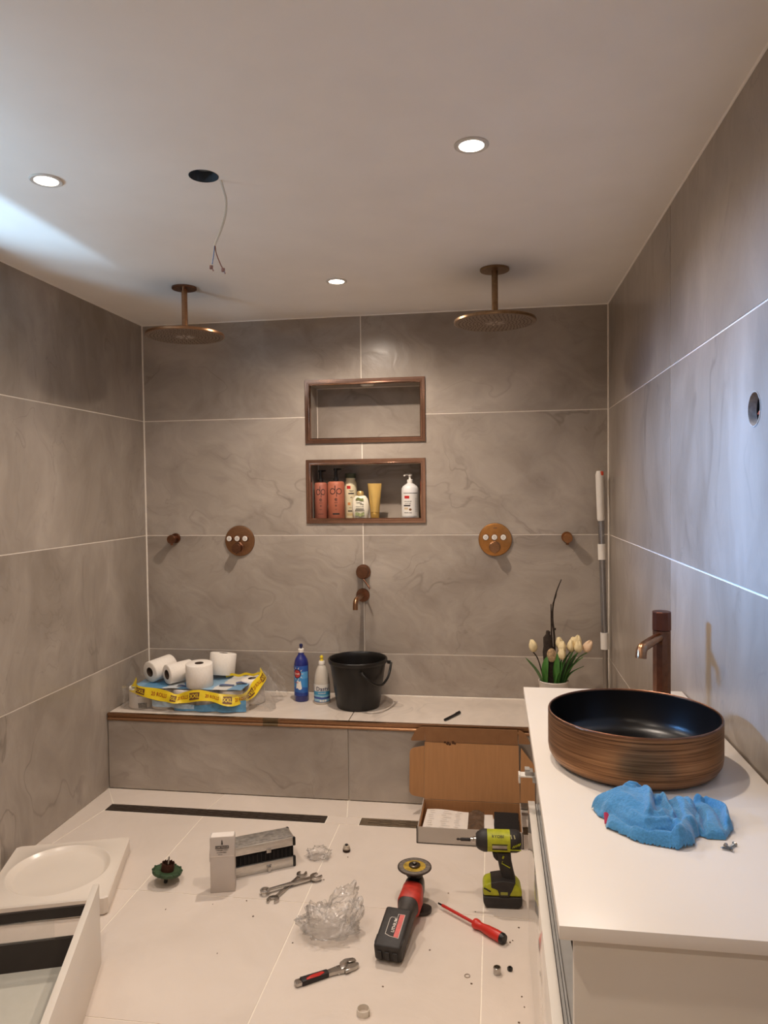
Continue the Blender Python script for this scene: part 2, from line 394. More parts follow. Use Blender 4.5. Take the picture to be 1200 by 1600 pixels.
tile_wall(wr_, mpR, [YF, -3.632, -2.432, -1.232, 0], ROWS, WALLS, [], [SOCK])
st(B().box((W / 2, YF - 0.05, H / 2), (W + 0.2, 0.1, H)).done('wall_front', PLASTER))
CH = (1.032, -1.672, 0.041)
st(B().panel((-0.1, W + 0.1, YF - 0.1, 0.1), 0.06, lambda u, v, w: (u, v, H - w), [], [CH]).done('ceiling', PLASTER))
# sealant beads in the corners
def bead(name, p0, p1, r=0.005, m=None): st(B().tube([p0, p1], r, 8).done(name, m or GROUT))
bead('trim_1', (0.001, -0.001, 0), (0.001, -0.001, H)); bead('trim_2', (W - 0.001, -0.001, 0), (W - 0.001, -0.001, H))
bead('trim_3', (0, -0.001, H), (W, -0.001, H), 0.004, PLASTER); bead('trim_4', (W - 0.001, 0, H), (W - 0.001, YF, H), 0.004, PLASTER); bead('trim_5', (0.001, 0, H), (0.001, YF, H), 0.003, PLASTER)
# window in the left wall
wn_ = st(bpy.data.objects.new('window_1', None)); COL.objects.link(wn_)
y0, y1, z0, z1 = WIN
for c, d in (((-0.06, (y0 + y1) / 2, z0 + 0.03), (0.06, y1 - y0, 0.06)), ((-0.06, (y0 + y1) / 2, z1 - 0.03), (0.06, y1 - y0, 0.06)), ((-0.06, y0 + 0.03, (z0 + z1) / 2), (0.06, 0.06, z1 - z0 - 0.12)), ((-0.06, y1 - 0.03, (z0 + z1) / 2), (0.06, 0.06, z1 - z0 - 0.12))):
    B().box(c, d, bev=0.004).done('window_frame', WHITE, wn_)
B().box((-0.06, (y0 + y1) / 2, (z0 + z1) / 2), (0.006, y1 - y0 - 0.12, z1 - z0 - 0.12)).done('pane', film('window_glass', (0.96, 0.98, 0.98, 1), 0.02, 0.0, 0.0), wn_)
# floor
fl = st(B().box((W / 2, YF / 2, -0.0515), (W + 0.2, -YF + 0.2, 0.1)).done('floor', GROUTF))
def ftile(poly, m=FLOORT):
    cx = sum(p[0] for p in poly) / len(poly); cy = sum(p[1] for p in poly) / len(poly)
    q = []
    for x, y in poly:
        q.append((x - math.copysign(min(0.002, abs(x - cx) * 0.2), x - cx), y - math.copysign(min(0.002, abs(y - cy) * 0.2), y - cy)))
    B().prism(q, -0.003, 0.0).done('tile', m, fl)
ftile([(0, -0.435), (0, -1.36), (0.112, -0.592)])
ftile([(0, -0.432), (0.112, -0.592), (0.555, -0.592), (0.578, -0.432)])
ftile([(0.578, -0.432), (0.555, -0.592), (1.185, -0.592), (1.158, -0.432)])
ftile([(1.158, -0.432), (1.185, -0.592), (1.774, -0.592), (1.774, -0.432)])
ftile([(1.774, -0.432), (1.774, -0.592), (W, -0.592), (W, -0.432)])
ftile([(1.104, -0.592), (1.104, -0.662), (1.248, -0.662), (1.248, -0.592)])
ftile([(2.052, -0.592), (2.052, -0.662), (W, -0.662), (W, -0.592)])
xs_ = [0, 0.565, 1.168, 1.774, W]; ys_ = [-0.662, -1.25, -1.85, -2.45, -3.05, -3.65, -4.25, YF]
for j in range(7):
    for i in range(4):
        a, b_, c, d = xs_[i], xs_[i + 1], ys_[j], ys_[j + 1]
        if i == 0 and j == 0: ftile([(0.104, c), (b_, c), (b_, d), (0.018, d)])
        elif i == 0 and j == 1: ftile([(0.014, c), (b_, c), (b_, d), (0, d), (0, -1.37)])
        else: ftile([(a, c), (b_, c), (b_, d), (a, d)])
# linear drains
def drain(x0, x1, label, gm=DSTEEL):
    t = thing('linear_drain', label, 'drain', ((x0 + x1) / 2, -0.627, 0.0), 0, 'linear shower drains'); L_ = x1 - x0; w = 0.062
    B().box((0, 0, -0.0009), (L_, w, 0.0015)).done('channel', DARK, t)
    rows = [-0.022, -0.011, 0.0, 0.011, 0.022]; hol = []
    n = max(2, int(L_ / 0.075)); p = L_ / n
    for k, ry in enumerate(rows):
        for i in range(n):
            cx = -L_ / 2 + p * (i + 0.5 + (0.25 if k % 2 else -0.15)); 
            if abs(cx) < L_ / 2 - 0.035: hol.append((cx - 0.026, cx + 0.026, ry - 0.0016, ry + 0.0016))
    B().panel((-L_ / 2 + 0.002, L_ / 2 - 0.002, -w / 2 + 0.001, w / 2 - 0.001), 0.0015, lambda u, v, q: (u, v, 0.0016 + q), hol).done('grate', gm, t)
drain(0.107, 1.102, 'long dark slotted shower drain in front of the tiled bench, the left one')
drain(1.250, 2.050, 'slotted shower drain running under the open cardboard box', mat('lit_drain_steel', '#a3947f', 0.28, 0.9, var=0.12, scale=40))  # same steel as the left drain, reflected light put into a paler colour
# niches
for k, (a, b_, c, d) in enumerate(NICHES):
    dp = 0.165
    q = B(); t = 0.012
    q.box(((a + b_) / 2, dp + t / 2, (c + d) / 2), (b_ - a, t, d - c)).box((a + t / 2 , dp / 2 + 0.001, (c + d) / 2), (t, dp, d - c)).box((b_ - t / 2, dp / 2 + 0.001, (c + d) / 2), (t, dp, d - c))
    q.box(((a + b_) / 2, dp / 2 + 0.001, c + t / 2), (b_ - a - 2 * t, dp, t)).box(((a + b_) / 2, dp / 2 + 0.001, d - t / 2), (b_ - a - 2 * t, dp, t))
    ni = q.done('niche_lining', WALL, wb)
    bead_ = B()
    ins = t + 0.001
    for p0, p1 in (((a + ins, dp - 0.002, c + ins), (a + ins, dp - 0.002, d - ins)), ((a + ins, dp - 0.002, d - ins), (b_ - ins, dp - 0.002, d - ins)), ((b_ - ins, dp - 0.002, c + ins), (b_ - ins, dp - 0.002, d - ins))): bead_.tube([p0, p1], 0.0025, 6)
    bead_.done('grout_joint', GROUT, wb)
    # mitred copper edge profile: outer flat, groove, rounded lip, return into the niche
    prof = [(-0.009, -0.001), (-0.009, -0.008), (0.003, -0.008), (0.004, -0.005), (0.007, -0.005), (0.008, -0.009), (0.013, -0.010), (0.017, -0.006), (0.0175, 0.012), (0.0125, 0.012), (0.0125, -0.001)]
    rings = []
    fr = B()
    for (cx, cz, sx, sz) in ((a, c, 1, 1), (b_, c, -1, 1), (b_, d, -1, -1), (a, d, 1, -1)):
        rings.append(fr.ring([(cx + sx * i, y, cz + sz * i) for i, y in prof]))
    rings.append(rings[0]); fr.skin(rings, True, False, False)
    fr.done('niche_trim', ROSE, wb, ang=25)
s_ = thing('niche_spotlight', 'small unlit round spotlight in the ceiling of the upper niche', 'light', (1.185, 0.055, 1.9375))
B().lathe([(0.0, -0.002), (0.022, -0.002), (0.026, -0.006), (0.032, -0.006), (0.034, 0.0), (0.0, 0.0)], 32).done('ring', WPLAST, s_)
# bench
YB, ZB = -0.4305, 0.3614
bn = thing('tiled_bench', 'tiled shower bench along the back wall with a double copper edge', 'bench', (0, 0, 0))
B().box((W / 2, YB / 2 + 0.004, ZB / 2 - 0.004), (W - 0.004, -YB - 0.012, ZB - 0.008)).done('bench_core', GROUT, bn)
for a, b_ in ((0.004, 1.1646), (1.1646, W - 0.004)):
    B().panel((a, b_ - 0.004, YB + 0.006, -0.004), 0.004, lambda u, v, w: (u, v, ZB + w)).done('tile', BENCHT, bn)
    B().panel((a, b_ - 0.005, 0.004, ZB - 0.036), 0.004, lambda u, v, w: (u, YB - w, v)).done('tile', WALL, bn)
prof = [(0.010, 0.0), (-0.003, 0.0), (-0.008, -0.002), (-0.009, -0.008), (-0.006, -0.013), (-0.001, -0.0145), (-0.001, -0.019), (-0.006, -0.0205), (-0.009, -0.026), (-0.008, -0.032), (-0.003, -0.035), (0.010, -0.035)]
for a, b_, m_ in ((0.004, 0.766, ROSE), (0.838, W - 0.004, ROSE)):
    q = B(); q.skin([q.ring([(x, YB + y, ZB + z + 0.0005) for y, z in prof]) for x in (a, b_)]); q.done('edge_trim', COPPER, bn, ang=30)
q = B(); q.skin([q.ring([(x, YB + y * 1.05, ZB + z + 0.0005) for y, z in prof]) for x in (0.766, 0.838)]); q.done('trim_connector', mat('tarnished_brass', '#6d5a42', 0.4, 0.8, var=0.2), bn, ang=30)
B().tube([(0.004, -0.006, ZB + 0.001), (W - 0.004, -0.006, ZB + 0.001)], 0.0045, 6).done('grout_joint', GROUT, bn)

# ================================================================== CEILING FITTINGS
LENS = mat('lamp_lens', '#fff3e2', 0.4, var=0.0, emit=26.0)
RINGM = mat('white_lamp_ring', '#cfc8bf', 0.35, var=0.03)
def downlight(x, y, label, k=1.0, big=0.044):
    t = thing('ceiling_spotlight', label, 'light', (x, y, H), 0, 'recessed ceiling spotlights')
    B().lathe([(0.031, -0.0005), (0.032, -0.004), (big - 0.003, -0.005), (big, -0.003), (big, 0.0)], 40, cap0=False, cap1=False).done('trim_ring', RINGM, t)
    B().lathe([(0.0, -0.0015), (0.032, -0.0015), (0.032, 0.0), (0.0, 0.0)], 32).done('lens', LENS, t)
    l = lamp('spotlight_beam', 'SPOT', (x, y, H - 0.012), LAMP_W * k, LAMP_C, (x, y, 0), spot_size=R(164), spot_blend=0.9, shadow_soft_size=0.022)
    return t
downlight(0.594, -1.725, 'lit ceiling spotlight at the far left, nearest the left wall', 0.85)
downlight(1.769, -1.728, 'lit ceiling spotlight on the right, nearest the basin', 0.98)
downlight(1.176, -0.610, 'lit ceiling spotlight between the two rain shower heads', 1.8)
downlight(1.176, -2.85, 'lit ceiling spotlight overhead, behind the view', 0.65)
downlight(0.594, -3.95, 'lit ceiling spotlight by the left wall, behind the view', 0.4)
downlight(1.769, -3.95, 'lit ceiling spotlight by the right wall, behind the view', 0.45)

def shower(x, y, zc, label, m, flr, disc, mflr):
    t = thing('rain_shower_head', label, 'shower head', (x, y, H), 0, 'ceiling rain showers')
    dz = zc - H
    B().lathe([(0.0, 0.0), (flr, 0.0), (flr, -0.007), (flr - 0.002, -0.009), (0.0, -0.009)], 40).done('ceiling_flange', mflr, t)
    B().lathe([(0.0125, -0.008), (0.0125, dz + 0.045), (0.013, dz + 0.043), (0.013, dz + 0.038)], 24).done('arm', m, t)
    B().lathe([(0.0165, dz + 0.040), (0.0205, dz + 0.038), (0.0205, dz + 0.016), (0.0165, dz + 0.010)], 28).done('collar', m, t)
    h = B().lathe([(0.0, dz + 0.012), (disc - 0.008, dz + 0.008), (disc - 0.001, dz + 0.006), (disc, dz + 0.003), (disc, dz - 0.004), (disc - 0.003, dz - 0.0055), (0.0, dz - 0.0055)], 64).done('head_plate', m, t, ang=25)
    B().lathe([(0.0, dz - 0.0050), (disc - 0.004, dz - 0.0050), (disc - 0.005, dz - 0.0062), (0.0, dz - 0.0062)], 64).done('spray_face', mat('spray_face_metal', '#7d6a59', 0.5, 0.35, var=0.12, scale=40), h)
    q = B(); n = 0
    for k in range(1, 8):
        rr = 0.042 + k * 0.0145
        cnt = int(2 * PI * rr / 0.017)
        for i in range(cnt):
            a = 2 * PI * (i + 0.5 * (k % 2)) / cnt
            c = Vector((rr * math.cos(a), rr * math.sin(a), dz - 0.006)); s = 0.0026
            vv = [q.bm.verts.new(c + Vector((s * math.cos(b), s * math.sin(b), 0))) for b in (0, PI / 2, PI, 3 * PI / 2)]
            ap = q.bm.verts.new(c + Vector((0, 0, -0.0026)))
            for e in range(4): q.bm.faces.new((vv[e], vv[(e + 1) % 4], ap))
    q.done('nozzles', mat('silicone_nozzle', '#40342b', 0.6, var=0.1), h, kind='stuff')
    q = B()
    for i in range(8):
        a = 2 * PI * i / 8 + 0.2
        q.box((0.026 * math.cos(a), 0.026 * math.sin(a), dz - 0.0068), (0.026, 0.0042, 0.0022), rot=a, bev=0.0008)
    q.done('spray_star', mat('pale_spray_insert', '#b9a998', 0.4, var=0.05), h)
shower(0.519, -0.641, 2.070, 'left round copper rain shower head hanging from the ceiling', COPPER, 0.052, 0.165, COPPERD)
shower(1.828, -0.656, 2.066, 'right round bronze rain shower head hanging from the ceiling', BRONZE, 0.058, 0.163, BRONZE)

# cable hole
cb = thing('hanging_cable', 'white cable with bare wires hanging out of a round ceiling hole', 'cable', (CH[0], CH[1], H))
B().lathe([(0.0405, -0.001), (0.0405, 0.030), (0.036, 0.034), (0.036, 0.085), (0.0, 0.085)], 40, cap0=False).done('junction_box', mat('grey_box', '#4a5157', 0.6), cb)
B().lathe([(0.040, 0.030), (0.034, 0.030), (0.034, 0.036), (0.040, 0.036)], 40, cap0=False, cap1=False).done('box_rim', mat('grey_rim', '#8f979c', 0.5), cb)
pw = [(1.045, -1.655, 2.33), (1.066, -1.64, 2.281), (1.073, -1.63, 2.25), (1.0765, -1.62, 2.222), (1.0735, -1.62, 2.186), (1.061, -1.62, 2.147), (1.048, -1.62, 2.118), (1.040, -1.62, 2.100)]
def smooth(pts, n=5):
    pts = [Vector(p) for p in pts]; out = []
    for i in range(len(pts) - 1):
        p0, p1, p2, p3 = pts[max(i - 1, 0)], pts[i], pts[i + 1], pts[min(i + 2, len(pts) - 1)]
        for k in range(n):
            t = k / n
            out.append(0.5 * ((2 * p1) + (p2 - p0) * t + (2 * p0 - 5 * p1 + 4 * p2 - p3) * t * t + (3 * p1 - p0 - 3 * p2 + p3) * t ** 3))
    out.append(pts[-1]); return out
loc = lambda ps, o: [Vector(p) - Vector(o) for p in ps]
o_ = (CH[0], CH[1], H)
B().tube(loc(smooth(pw), o_), 0.0034, 10).done('cable_sheath', mat('white_cable', '#dcd6c8', 0.45, var=0.03), cb)
for nm, c_, ps in (('wire', '#3d5f8e', [(1.040, -1.62, 2.101), (1.037, -1.62, 2.080), (1.0315, -1.621, 2.048)]), ('wire', '#7a4a33', [(1.041, -1.62, 2.101), (1.044, -1.619, 2.078), (1.056, -1.618, 2.046), (1.061, -1.618, 2.037)])):
    B().tube(loc(smooth(ps), o_), 0.0016, 6).done(nm, mat('wire' + c_, c_, 0.45), cb, label=('blue wire' if '3d' in c_ else 'brown wire'))
for p in ((1.029, -1.621, 2.040), (1.063, -1.618, 2.031)):
    q = B().box(loc([p], o_)[0], (0.010, 0.007, 0.011), bev=0.002); q.cyl(loc([(p[0] + 0.003, p[1], p[2] - 0.004)], o_)[0], loc([(p[0] + 0.006, p[1], p[2] - 0.011)], o_)[0], 0.0018)
    q.done('connector', mat('clear_terminal', '#8c6a62', 0.25, var=0.2), cb)

# ================================================================== BACK WALL FITTINGS
mY = lambda x, z, y=0.0: Matrix.Translation((x, y, z)) @ Matrix.Rotation(R(90), 4, 'X')     # lathe axis -> -y
rotX = Matrix.Rotation(R(90), 4, 'X')
def valve(x, z, r, label, m, dark, dx, logo):
    t = thing('shower_valve', label, 'shower control', (x, 0, z), 0, 'round shower controls')
    B().lathe([(r, 0.0), (r, 0.006), (r - 0.002, 0.009), (r - 0.006, 0.010), (0.0, 0.010)], 56, rotX).done('face_plate', m, t, ang=25)
    for k in (-1, 0, 1):
        mm = Matrix.Translation((dx + k * 0.0425, 0, 0.012)) @ rotX
        bt = B().lathe([(0.0165, 0.009), (0.0165, 0.016), (0.0150, 0.019), (0.0135, 0.019), (0.0135, 0.013)], 28, mm, cap1=False).done('button', dark, t)
        B().lathe([(0.0134, 0.012), (0.0134, 0.0195), (0.012, 0.021), (0.0, 0.021)], 28, mm).done('button_cap', WPLAST, bt)
        q = B()
        for rr in (0.0055,): q.lathe([(rr - 0.0016, 0.0212), (rr - 0.0016, 0.0218), (rr, 0.0218), (rr, 0.0212)], 16, mm, cap0=False, cap1=False)
        q.done('button_symbol', mat('grey_symbol', '#8e8780', 0.5), bt)
    mm = Matrix.Translation((dx * 0.6, 0, -0.036)) @ rotX
    B().lathe([(0.029, 0.009), (0.029, 0.014), (0.0245, 0.016), (0.0245, 0.048), (0.023, 0.050), (0.0, 0.050)], 36, mm).done('knob', dark, t, ang=25)
    B().box((dx * 0.6 + 0.002, -0.046, -0.036 - 0.026), (0.004, 0.016, 0.008), bev=0.0015).done('knob_pin', dark, t)
    if logo: B().box((0.0, -0.0105, 0.058), (0.018, 0.002, 0.006), bev=0.0008).done('maker_mark', dark, t)
valve(0.517, 1.146, 0.079, 'left round copper shower control with three white buttons', COPPER, COPPERD, -0.010, False)
valve(1.823, 1.150, 0.081, 'right round copper shower control with three white buttons, the brighter one', mat('bright_copper', '#c08a52', 0.28, 1.0, var=0.12, scale=40), COPPER, -0.003, True)
def hook(x, z, label, m, dx):
    t = thing('robe_hook', label, 'hook', (x, 0, z), 0, 'copper wall hooks')
    B().lathe([(0.026, 0.0), (0.026, 0.010), (0.0245, 0.012), (0.0, 0.012)], 32, rotX).done('rosette', m, t)
    B().lathe([(0.018, 0.010), (0.018, 0.040), (0.0225, 0.042), (0.0225, 0.054), (0.021, 0.056), (0.0, 0.056)], 32, Matrix.Translation((dx, 0, -0.003)) @ rotX).done('peg', m, t)
    B().cyl((dx, -0.043, -0.018), (dx, -0.043, -0.034), 0.0075, n=14).done('outlet_stub', COPPERD, t)
hook(0.166, 1.160, 'small copper hook on the wall beside the left shower control', COPPERD, -0.004)
hook(2.166, 1.162, 'small copper hook on the wall near the telescopic pole', mat('warm_copper', '#a8764c', 0.3, 1.0, var=0.12), 0.0)
# wall tap above the bucket
tp = thing('wall_tap', 'copper wall tap with lever above the black bucket', 'tap', (1.160, 0, 0.870))
B().lathe([(0.0375, 0.0), (0.0375, 0.006), (0.036, 0.008), (0.030, 0.009), (0.030, 0.042), (0.028, 0.045), (0.0, 0.045)], 36, Matrix.Translation((0.004, 0, 0.118)) @ rotX).done('mixer_knob', COPPERD, tp, ang=25)
B().cyl((0.004, -0.034, 0.092), (0.046, -0.056, 0.040), 0.0042, n=12).done('lever', COPPERD, tp)
B().lathe([(0.034, 0.0), (0.034, 0.007), (0.032, 0.009), (0.0, 0.009)], 36, rotX).done('rosette', COPPERD, tp)
sp = [(0, -0.006, 0), (-0.002, -0.06, 0.0), (-0.006, -0.115, -0.0005), (-0.008, -0.138, -0.004), (-0.0095, -0.152, -0.014), (-0.010, -0.156, -0.028), (-0.010, -0.157, -0.050)]
B().tube(smooth(sp, 4), 0.0125, 16).done('spout', COPPER, tp)

# junction hole in the right wall
jb = thing('wall_junction_box', 'open round electrical box with cut wires in the right wall', 'junction box', (W, SOCK[0], SOCK[1]))
rotY = Matrix.Rotation(R(90), 4, 'Y')
B().lathe([(0.0375, -0.0005), (0.0375, 0.050), (0.0, 0.050)], 40, rotY, cap0=False).done('box_shell', mat('black_box_shell', '#08080c', 0.6, var=0.2), jb)
B().lathe([(0.0378, -0.0015), (0.0378, 0.016), (0.0355, 0.016), (0.0355, -0.0015), (0.0378, -0.0015)], 40, rotY, cap0=False, cap1=False).done('collar', mat('chipped_tile_edge', '#a39a90', 0.5, var=0.3, scale=80), jb)
B().box((0.030, 0.012, 0.006), (0.016, 0.014, 0.014), bev=0.002).done('terminal_block', WPLAST, jb)
for k, (c_, pz) in enumerate((('#273d86', -0.010), ('#a8503a', 0.006))):
    B().tube(smooth([(0.040, -0.016, pz), (0.020, -0.022, pz - 0.004), (0.006, -0.020, pz - 0.012), (0.004, -0.012, pz - 0.018)]), 0.0022, 8).done('wire', mat('jb_wire' + c_, c_, 0.4), jb, label='blue wire' if k == 0 else 'red-brown wire')

# ================================================================== VANITY
VX0, VY0, VY1, VZ = 1.903, -2.611, -1.392, 0.80
va = thing('vanity_unit', 'white vanity unit along the right wall with its upper drawer taken out', 'cabinet', (VX0, VY0, 0))
lv = lambda x, y, z: (x - VX0, y - VY0, z)
def vbox(x0, x1, ya, yb, za, zb, name, m, bev=0.0, par=None):
    return B().box(lv((x0 + x1) / 2, (ya + yb) / 2, (za + zb) / 2), (x1 - x0, yb - ya, zb - za), bev=bev).done(name, m, par or va)
vbox(VX0, W - 0.004, VY0, VY1, VZ - 0.02, VZ, 'worktop', mat('white_worktop', '#e9e1d8', 0.34, var=0.012, scale=6), 0.0012)
vbox(1.9245, W - 0.005, VY0 + 0.014, VY0 + 0.032, 0.0, VZ - 0.0205, 'side_panel', WHITE, 0.0008)
vbox(1.9400, W - 0.005, VY1 - 0.020, VY1 - 0.002, 0.0, VZ - 0.0205, 'side_panel', WHITE, 0.0008)
vbox(W - 0.020, W - 0.006, VY0 + 0.033, VY1 - 0.021, 0.02, VZ - 0.021, 'back_panel', DGREY)
vbox(1.960, W - 0.021, VY0 + 0.033, VY1 - 0.021, 0.02, 0.036, 'bottom_panel', WHITE)
dr = vbox(1.914, 1.934, VY0 + 0.004, -1.400, 0.014, 0.455, 'drawer_front', GLOSS, 0.0008)
vbox(1.9342, 1.9356, VY0 + 0.034, -1.412, 0.10, 0.452, 'rail_groove', DGREY, par=dr)
q = B()
for xa, xb, zt in ((1.9358, 1.9415, 0.453), (1.9415, 1.9428, 0.440), (1.9428, 1.9470, 0.453), (1.9470, 1.9483, 0.440), (1.9483, 1.9720, 0.449)):
    q.box(lv((xa + xb) / 2, (VY0 + 0.034 - 1.413) / 2, zt - 0.03), (xb - xa, 1.16, 0.06))
q.done('metal_rail', ALUD, va)
vbox(1.9725, W - 0.03, VY0 + 0.036, -1.416, 0.08, 0.41, 'drawer_box', DGREY)
# white bracket left by the missing drawer front, at the far end of its runner
br = B(); yb_ = -1.430
br.box(lv(1.906, yb_, 0.546), (0.042, 0.034, 0.004)).box(lv(1.888, yb_, 0.538), (0.006, 0.030, 0.026), bev=0.001)
br.done('runner_bracket', WPLAST, va)
q = B().box(lv(1.916, yb_ + 0.002, 0.5545), (0.024, 0.030, 0.013), bev=0.0015); q.box(lv(1.911, yb_ + 0.002, 0.564), (0.014, 0.026, 0.003)); q.done('bracket_cover', mat('clear_grey_plastic', '#a8a39d', 0.2, var=0.08), va)
vbox(1.926, W - 0.04, VY1 - 0.058, VY1 - 0.022, 0.530, 0.548, 'drawer_runner', ALUD)

# basin
bs = thing('vessel_basin', 'round brushed copper vessel basin with black inside on the vanity', 'basin', (2.116, -1.977, VZ))
COPB = None
m_, nt, p_ = newmat('spun_copper'); N = nt.nodes; Lk = nt.links
tc = N.new('ShaderNodeTexCoord'); sp_ = N.new('ShaderNodeMapping'); sp_.inputs['Scale'].default_value = (2.2, 2.2, 150)
nz = N.new('ShaderNodeTexNoise'); nz.inputs['Scale'].default_value = 2.0; nz.inputs['Detail'].default_value = 6; nz.inputs['Roughness'].default_value = 0.65
Lk.new(tc.outputs['Object'], sp_.inputs[0]); Lk.new(sp_.outputs[0], nz.inputs[0])
rp = N.new('ShaderNodeValToRGB'); e = rp.color_ramp.elements
e[0].position = 0.32; e[0].color = lin('#3d281b'); e[1].position = 0.66; e[1].color = lin('#ae8158'); k_ = e.new(0.45); k_.color = lin('#865f3f')
Lk.new(nz.outputs[0], rp.inputs[0]); Lk.new(rp.outputs[0], p_.inputs['Base Color'])
p_.inputs['Metallic'].default_value = 0.75; p_.inputs['Roughness'].default_value = 0.40
b_ = N.new('ShaderNodeBump'); b_.inputs['Strength'].default_value = 0.25; b_.inputs['Distance'].default_value = 0.001; Lk.new(nz.outputs[0], b_.inputs['Height']); Lk.new(b_.outputs[0], p_.inputs['Normal'])
SPUN = m_
BR_, BH_ = 0.1815, 0.113
B().lathe([(0.135, 0.0), (0.150, 0.0006), (0.163, 0.004), (0.173, 0.011), (0.1795, 0.022), (BR_, 0.034), (BR_, BH_ - 0.003)], 96, cap1=False).done('outer_shell', SPUN, bs, ang=60)
B().lathe([(BR_, BH_ - 0.003), (BR_ - 0.0008, BH_ - 0.0008), (BR_ - 0.0028, BH_), (BR_ - 0.0045, BH_ - 0.0012), (BR_ - 0.005, BH_ - 0.004)], 96, cap0=False, cap1=False).done('rim', COPPERD, bs)
B().lathe([(BR_ - 0.005, BH_ - 0.004), (BR_ - 0.006, 0.045), (0.168, 0.030), (0.155, 0.018), (0.130, 0.013), (0.04, 0.011), (0.0, 0.011)], 96, cap0=False, cap1=False).done('bowl', mat('matt_black_glaze', '#100e0e', 0.30, var=0.2, scale=12), bs, ang=60)
B().lathe([(0.0, 0.0165), (0.026, 0.0165), (0.031, 0.014), (0.031, 0.0112)], 40).done('drain_cap', mat('black_drain_cap', '#0e0c0c', 0.3), bs)
# tall tap
tt = thing('basin_tap', 'tall faceted copper tap standing behind the vessel basin', 'tap', (2.243, -1.668, VZ))
B().lathe([(0.027, 0.0), (0.027, 0.004), (0.0235, 0.006)], 36).done('base_ring', COPPERD, tt)
B().lathe([(0.0225, 0.004), (0.0225, 0.232)], 10, Matrix.Rotation(R(10), 4, 'Z')).done('column', COPPERD, tt, ang=20)
B().lathe([(0.021, 0.2325), (0.0235, 0.234), (0.0235, 0.279), (0.0225, 0.281), (0.0, 0.281)], 10, Matrix.Rotation(R(10), 4, 'Z')).done('handle', mat('dark_copper_handle', '#6f4536', 0.36, 1.0, var=0.12), tt, ang=20)
sd = Vector((-0.588, -0.809, 0))
pts = [Vector((0, 0, z)) + sd * r for r, z in ((0.012, 0.2165), (0.06, 0.2120), (0.098, 0.2070), (0.109, 0.2040), (0.116, 0.1970), (0.1185, 0.1800))]
B().tube(pts, [0.0125, 0.0125, 0.0125, 0.0128, 0.0132, 0.0132], 16).done('spout', COPPER, tt)

# blue cloth: overlapping folded layers with rolled edges, one continuous cloth surface
cl = thing('microfibre_cloth', 'crumpled blue microfibre cloth in front of the copper basin', 'cloth', (2.115, -2.279, VZ))
def seg_d(x, y, a, b2):
    dx, dy = b2[0] - a[0], b2[1] - a[1]; t = ((x - a[0]) * dx + (y - a[1]) * dy) / (dx * dx + dy * dy + 1e-12)
    t = 0.0 if t < 0 else 1.0 if t > 1 else t
    return math.hypot(x - a[0] - dx * t, y - a[1] - dy * t)
def line_d(x, y, pl_): return min(seg_d(x, y, a, b2) for a, b2 in zip(pl_[:-1], pl_[1:]))
def poly_d(x, y, pg):
    d = min(seg_d(x, y, a, b2) for a, b2 in zip(pg, pg[1:] + pg[:1])); ins = False
    for (ax, ay), (bx, by) in zip(pg, pg[1:] + pg[:1]):
        if (ay > y) != (by > y) and x < (bx - ax) * (y - ay) / (by - ay) + ax: ins = not ins
    return d if ins else -d
LAY = [  # outline, height, rolled edge radius, dome
    ([(-.118, .045), (-.105, .062), (-.062, .082), (-.022, .085), (.0, .070), (.024, .054), (.020, -.03), (.008, -.058), (-.022, -.066), (-.048, -.060), (-.069, -.036), (-.099, .012)], .024, .015, .020),
    ([(-.115, .050), (-.092, .061), (-.088, .014), (-.099, .006), (-.112, .012)], .008, .005, .0),
    ([(-.104, -.034), (-.094, .040), (-.061, .02), (-.027, -.02), (.018, -.02), (.042, -.028), (.040, -.056), (.0, -.097), (-.033, -.087), (-.070, -.070)], .015, .010, .006),
    ([(.012, .052), (.036, .064), (.058, .048), (.066, .028), (.050, -.008), (.046, -.045), (.026, -.078), (.004, -.095), (-.012, -.082), (.0, -.060), (.014, -.035), (.013, .004)], .026, .014, .016),
    ([(.045, .030), (.070, .086), (.096, .084), (.119, .045), (.114, -.012), (.090, -.050), (.055, -.048), (.040, -.030)], .011, .009, .010),
    ([(-.070, .050), (-.056, .086), (-.036, .084), (-.020, .066), (-.040, .040)], .044, .012, .010)]
RIDG = [([(-.023, .072), (-.021, .030), (-.034, -.040)], .009, .008), ([(.008, .040), (.013, -.005), (.010, -.056)], .008, .009), ([(-.099, .016), (-.066, -.030), (-.046, -.053), (-.022, -.059), (.004, -.052)], .010, .007),
        ([(.070, .078), (.096, .076), (.112, .040), (.104, -.010)], .010, .014), ([(-.060, .070), (-.080, .030), (-.060, -.010)], .018, .004), ([(-.060, -.062), (-.02, -.078), (.01, -.080)], .010, .006), ([(.050, .050), (.058, .010), (.040, -.04)], .010, .006)]
CREA = [([(-.012, .060), (-.012, .020), (-.020, -.030)], .009, .012), ([(.022, .044), (.026, .0), (.018, -.05)], .006, .007), ([(.086, .080), (.096, .033), (.092, -.03)], .008, .007), ([(-.095, .002), (-.066, -.046), (-.040, -.070), (.0, -.068)], .005, .007), ([(.066, .040), (.066, .0), (.056, -.040)], .007, .009), ([(-.05, .062), (-.03, .058), (-.015, .07)], .006, .006)]
POCK = [(-.016, .024), (.006, .034), (.010, -.020), (-.018, -.026)]
